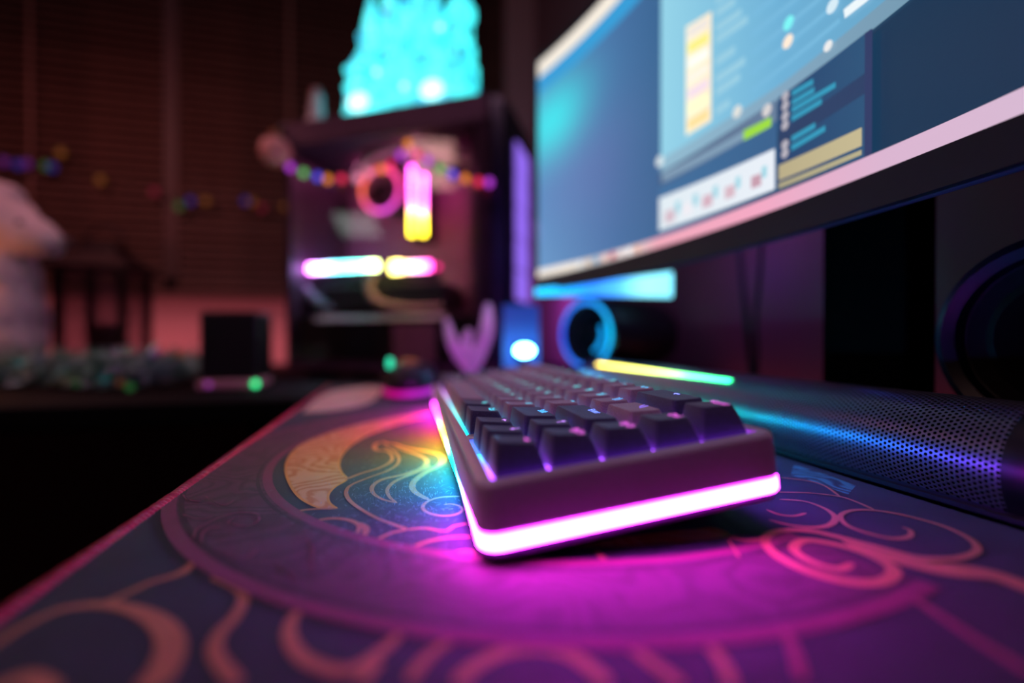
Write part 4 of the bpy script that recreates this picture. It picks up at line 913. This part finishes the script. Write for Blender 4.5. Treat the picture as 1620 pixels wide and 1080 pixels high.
items = [(460, 265, 'p'), (481, 274, 'g'), (503, 280, 'b'), (519, 284, 'o'), (541, 283, 'r'), (566, 282, 'k'), (584, 274, 'k'), (604, 268, 'o'), (618, 262, 'r'), (634, 246, 'p'), (646, 229, 'o'), (661, 245, 'r'), (677, 255, 'p'), (697, 268, 'g'), (716, 276, 'b'), (736, 283, 'o'), (757, 288, 'r'), (774, 289, 'p')]
lights('string_lights', items, lambda x, y: TM @ TP(x, y, -0.022), 'string of small coloured bulbs draped across the glass side of the tower', 1.15, 0.0064)
items = [(8, 256, 'p'), (30, 261, 'b'), (44, 259, 'p'), (74, 263, 'g'), (84, 265, 'b'), (98, 242, 'o'), (160, 285, 'o'), (245, 303, 'r'), (284, 326, 'g'), (302, 318, 'b'), (326, 318, 'o'), (389, 318, 'b'), (400, 320, 'o'), (415, 329, 'r'), (452, 327, 'o')]
rt = lights('string_lights', items, lambda x, y: YP(x, y, 1.485), 'faint coloured bulbs at the left standing in for string light reflections in the window', 0.13, 0.010)  # bulbs placed for reflections of string lights in the window

# ------------------------------------------------------------------ things on the side desk
# lantern
ll = G(168, 606, -0.004); ll = P(168, 600, 1.0); 
ln = empty('lantern', (ll.x, ll.y, -0.0038), label='dark metal lantern with glass sides standing in the garland', cat='lantern'); ln.rotation_euler = (0, 0, math.radians(2))
M_lan = mat('dark bronze metal', (42, 22, 24), 0.5, 0.5)
hw, hh = 0.062, 0.215
obj('base', MB().box((-hw, -hw, 0), (hw, hw, 0.018), b=0.003), M_lan, ln)
for sx in (-1, 1):
    for sy in (-1, 1): obj('post', MB().box((sx*hw-0.007*(1+sx), sy*hw-0.007*(1+sy), 0.0182), (sx*hw+0.007*(1-sx), sy*hw+0.007*(1-sy), hh), b=0.001), M_lan, ln)
obj('roof', MB().loft([[(-s, -s, z), (s, -s, z), (s, s, z), (-s, s, z)] for s, z in ((hw+0.012, hh+0.0002), (hw+0.012, hh+0.012), (hw*0.55, hh+0.045), (hw*0.5, hh+0.062), (hw*0.2, hh+0.072))]), M_lan, ln, smooth=20)
obj('handle', MB().tube([(0.035*math.cos(t), 0, hh+0.07+0.035*math.sin(t)) for t in [PI*i/12 for i in range(13)]], 0.003, 8), M_lan, ln)
for k in range(4):
    M = Matrix.Rotation(k*PI/2, 4, 'Z'); obj('glass_pane', MB().box((-hw+0.0145, -hw+0.006, 0.0185), (hw-0.0145, -hw+0.008, hh-0.0005), M=M), M_glass, ln, smooth=0)
obj('candle', MB().lathe([(0.001, 0.0185), (0.028, 0.0185), (0.028, 0.105), (0.024, 0.108), (0.001, 0.103)], 20), mat('dark red candle', (90, 34, 34), 0.6), ln)
# white plush animal
pb = P(45, 600, 0.82)
pl = empty('plush_bear', (pb.x, pb.y, -0.0038), label='white fluffy plush bear looking right at the left edge', cat='plush toy')
rt_ = cw(1, 0, 0); 
M_fur = mat('white fur', (205, 178, 186), 0.95, nscale=40, namt=0.1, bump=0.8, bscale=120, sheen=0.6)
def blob(px, py, r, sc=(1, 1, 1), dd=0.0):
    p = P(px, py, 0.82+dd)-pb; p.z = P(px, py, 0.82+dd).z+0.0038
    return tuple(p), r, sc
mbb = bpy.data.metaballs.new('plush_tmp'); mbb.resolution = 0.009; mbo = bpy.data.objects.new('plush_tmp', mbb); COL.objects.link(mbo)
for px, py, r, dd in ((-12, 345, 0.078, 0), (30, 368, 0.052, -0.01), (60, 378, 0.038, -0.015), (80, 384, 0.028, -0.02), (-50, 300, 0.035, 0.01), (8, 312, 0.026, 0), (-18, 420, 0.075, 0.0), (10, 440, 0.05, -0.01), (-15, 480, 0.085, 0.0), (-5, 530, 0.085, 0), (25, 550, 0.045, -0.01), (-30, 565, 0.07, -0.01), (18, 490, 0.045, -0.01), (-80, 520, 0.08, 0)):
    (c, r, s_) = blob(px, py, r, dd=dd); e = mbb.elements.new(); e.co = c; e.radius = r*1.34
bpy.context.view_layer.update()
me = bpy.data.meshes.new_from_object(mbo.evaluated_get(bpy.context.evaluated_depsgraph_get())); bpy.data.objects.remove(mbo); bpy.data.metaballs.remove(mbb)
zmin = min(v.co.z for v in me.vertices)
for v in me.vertices:
    v.co += v.normal*0.004*math.sin(v.co.x*300+v.co.z*260)*random.random(); v.co.z = max(v.co.z, 0.0003)
me.materials.clear(); me.materials.append(M_fur); me.polygons.foreach_set('use_smooth', [True]*len(me.polygons))
obj('body', me, M_fur, pl)
(c, r, s_) = blob(108, 384, 0.010, dd=-0.045); obj('nose', MB().sphere(c, 0.008, 8), mat('plush nose', (70, 50, 60), 0.4), pl)
for dd, x in ((-0.085, 32),): (c, r, s_) = blob(x, 352, 0.005, dd=-0.062); obj('eye', MB().sphere(c, 0.0045, 8), M_black, pl)
# warm lamp further left, outside the frame
wl = bpy.data.lights.new('warm_lamp', 'POINT'); wl.energy = 0.30; wl.color = (1, 0.32, 0.12); wl.shadow_soft_size = 0.03
wo = bpy.data.objects.new('warm_lamp', wl); COL.objects.link(wo); wo.location = tuple(P(-190, 400, 0.68))
# tinsel garland
gmb = MB(); gc = []
path = catmull([P(-60, 595, 0.70), P(40, 590, 0.70), P(120, 600, 0.68), P(190, 600, 0.67), P(250, 592, 0.70), P(300, 592, 0.82)], 20)
for k in range(5200):
    p = random.choice(path); q = random.choice(path[:max(1, len(path))]) if False else p
    c0 = Vector((p.x, p.y, 0.026))+Vector((random.gauss(0, 0.010), random.gauss(0, 0.010), random.gauss(0, 0.007)))
    d = Vector((random.gauss(0, 1), random.gauss(0, 1), random.gauss(0, 0.9))).normalized(); L_ = random.uniform(0.018, 0.036)
    e = c0+d*L_; e.z = max(0.0, e.z); c0.z = max(0.001, c0.z); a = d.cross(Vector((random.random(), random.random(), random.random()))).normalized()*0.0011; t = (e-c0)*0.5
    gmb.add([c0-a, c0+a, c0+t+a*1.2, e, c0+t-a*1.2], [(0, 1, 2, 3, 4)], random.randint(0, 1))
gd = obj('garland', gmb, [mat('silver tinsel', (225, 240, 235), 0.3, 0.6), mat('green tinsel', (90, 160, 140), 0.35, 0.5)], smooth=0, kind='stuff', label='bushy silver and green tinsel garland lying along the side desk', cat='garland')
gp_ = empty('string_lights', (path[10].x, path[10].y, 0.03), label='tiny dim bulbs lying in the tinsel garland around the lantern foot', cat='string lights')
for x, y, c, s in ((245, 558, 'p', 0.5), (31, 574, 'c', 0.35), (60, 570, 'b', 0.3), (120, 605, 'g', 0.25), (205, 612, 'g', 0.5), (190, 604, 'o', 0.2), (285, 562, 'o', 0.25), (165, 600, 'c', 0.3), (140, 585, 'w', 0.3), (100, 560, 'w', 0.25)):
    col = {'c': (0.05, 0.5, 0.55), 'w': (0.5, 0.5, 0.45), **LC}[c]; p = P(x, y, 0.645 if y > 570 else 0.69)-Vector((path[10].x, path[10].y, 0.03))
    obj('bulb', MB().sphere(tuple(p), 0.0055, 8), emit('garland bulb', col, s*0.28), gp_)
wpts = [P(x, y, 0.66)-Vector((path[10].x, path[10].y, 0.03)) for x, y in ((31, 578), (60, 574), (100, 566), (140, 588), (165, 604), (205, 614), (245, 562), (285, 566))]
obj('wire', MB().tube(catmull(wpts, 4), 0.0009, 5), M_matte, gp_)
# black cube on a pale base with a green lamp
q0 = G(320, 616, -0.004); q1 = G(416, 614, -0.004); mid = (q0+q1)/2+cw(-0.010, 0, 0); ang = math.atan2((q1-q0).y, (q1-q0).x); wl_ = (q1-q0).length
bx_ = empty('black_box', Matrix.Translation((mid.x, mid.y, -0.0038)) @ Matrix.Rotation(ang, 4, 'Z'), label='small black box on a pale dock with a green lamp, left of the tower', cat='device')
obj('dock', MB().box((-wl_/2, 0.0, 0), (wl_/2, 0.075, 0.012), b=0.002), mat('dusty mauve plastic', (190, 140, 150), 0.6), bx_)
obj('box', MB().box((-wl_/2+0.000, 0.012, 0.0122), (wl_/2-0.002, 0.085, 0.116), b=0.004), M_black, bx_)
obj('green_lamp', MB().sphere((wl_/2+0.000, -0.0045, 0.007), 0.0048, 8), emit('green lamp', (0.03, 0.9, 0.28), 2.3), bx_)
obj('violet_lamp', MB().sphere((-wl_/2+0.018, -0.0035, 0.007), 0.004, 8), emit('violet lamp', (0.4, 0.05, 0.45), 0.8), bx_)

# ------------------------------------------------------------------ mouse, plumes and cables
mp = cw((648-810)/FP*0.585, 0.585, 0.0005)
ms = empty('mouse', Matrix.Translation(mp) @ Matrix.Rotation(math.radians(-8), 4, 'Z'), label='black mouse with coloured lights beyond the keyboard on the mat', cat='mouse')
def egg(w, l, zf, n=24): return [(w*math.cos(2*PI*i/n)*(1+0.06*math.sin(2*PI*i/n)), l*math.sin(2*PI*i/n), zf) for i in range(n)]
obj('shell', MB().loft([egg(0.031, 0.058, 0.009), egg(0.034, 0.061, 0.014), egg(0.034, 0.060, 0.022), egg(0.031, 0.054, 0.031), egg(0.024, 0.042, 0.038), egg(0.012, 0.022, 0.0415), egg(0.002, 0.004, 0.042)]), M_black, ms, smooth=60)
cs = []; rings = []
for z, k in ((0.0018, 0.97), (0.002, 1), (0.008, 1), (0.0088, 0.97)):
    e = egg(0.034*k, 0.061*k, z); rings.append(e); cs += [ramp([(-0.034, (0.5, 0.0, 0.1)), (-0.01, (0.8, 0.0, 0.35)), (0.01, (0.8, 0.02, 0.75)), (0.034, (0.7, 0.03, 1.0))], p[0]) for p in e]
obj('light_band', MB().loft(rings, col=cs), emit('mouse light band', None, 0.7), ms)
obj('glide_pad', MB().loft([egg(0.030, 0.056, 0.0), egg(0.031, 0.057, 0.0016)]), M_matte, ms)
wh = ms.matrix_world.inverted() @ P(619, 567, 0.545)
obj('scroll_wheel', MB().lathe([(0.0052, -0.003), (0.0065, -0.002), (0.0065, 0.002), (0.0052, 0.003)], 14, Matrix.Translation((-0.020, -0.030, 0.040)) @ Matrix.Rotation(PI/2, 4, 'Y')), emit('green wheel', (0.02, 0.75, 0.42), 1.5), ms, label='green lit wheel')
obj('logo_lamp', MB().sphere((0.002, -0.022, 0.0425), 0.006, 8, sc=(1.8, 1, 0.5)), emit('orange lamp', (1.0, 0.25, 0.08), 0.2), ms)
M_plume = mat('lilac white feather', (240, 225, 250), 0.6, sheen=0.4)
pp = P(745, 588, 0.66)
pm = empty('feather_ornament', (pp.x, pp.y, 0.0005), label='pale lilac feather ornament in front of the tower glass, above the keyboard', cat='ornament')
obj('base', MB().lathe([(0.001, 0), (0.024, 0), (0.026, 0.004), (0.014, 0.014), (0.001, 0.016)], 20), M_plume, pm)
def feather(pts, wmax):
    c = catmull([P(x, y, 0.66+dd)-Vector((pp.x, pp.y, 0.0005)) for x, y, dd in pts], 8); N = len(c); mb = MB(); rt = cw(1, 0, 0); rings = []
    for i, p in enumerate(c):
        t = (c[min(i+1, N-1)]-c[max(0, i-1)]).normalized(); a = t.cross(cw(0, 1, 0)).normalized(); w_ = wmax*(0.25+0.75*math.sin(PI*min(1, (i+1)/(N+1))))
        n_ = a.cross(t); rings.append([p+a*w_, p+n_*0.0015, p-a*w_, p-n_*0.0015])
    mb.loft(rings); return obj('plume', mb, M_plume, pm)
feather([(748, 590, 0), (758, 560, -0.005), (770, 520, -0.01), (772, 480, 0.0)], 0.011)
feather([(744, 592, 0), (728, 565, -0.005), (714, 535, -0.01), (706, 505, 0.0)], 0.009)
feather([(746, 592, 0), (745, 570, -0.01), (738, 545, -0.012), (742, 520, -0.01)], 0.009)
def cable(pts, r, label):
    o = Vector(pts[0]); return obj('cable', MB().tube([p for p in catmull(pts, 8)], r, 8), M_matte, label=label, cat='cable')
cable([XP(1166, 360, 0.40), XP(1172, 430, 0.40), XP(1180, 500, 0.395), XP(1186, 560, 0.40), XP(1190, 596, 0.40)], 0.0035, 'black cable hanging against the side wall, nearer the round lit speaker')
cable([XP(1204, 360, 0.39), XP(1202, 430, 0.39), XP(1196, 500, 0.39), XP(1198, 560, 0.39), XP(1196, 598, 0.39)], 0.0025, 'thin black cable hanging just right of the thicker one')
cable([XP(1372, 330, 0.40), XP(1385, 400, 0.40), XP(1440, 500, 0.405), XP(1460, 560, 0.405), XP(1466, 610, 0.405)], 0.003, 'black cable curving down right of the monitor stand')
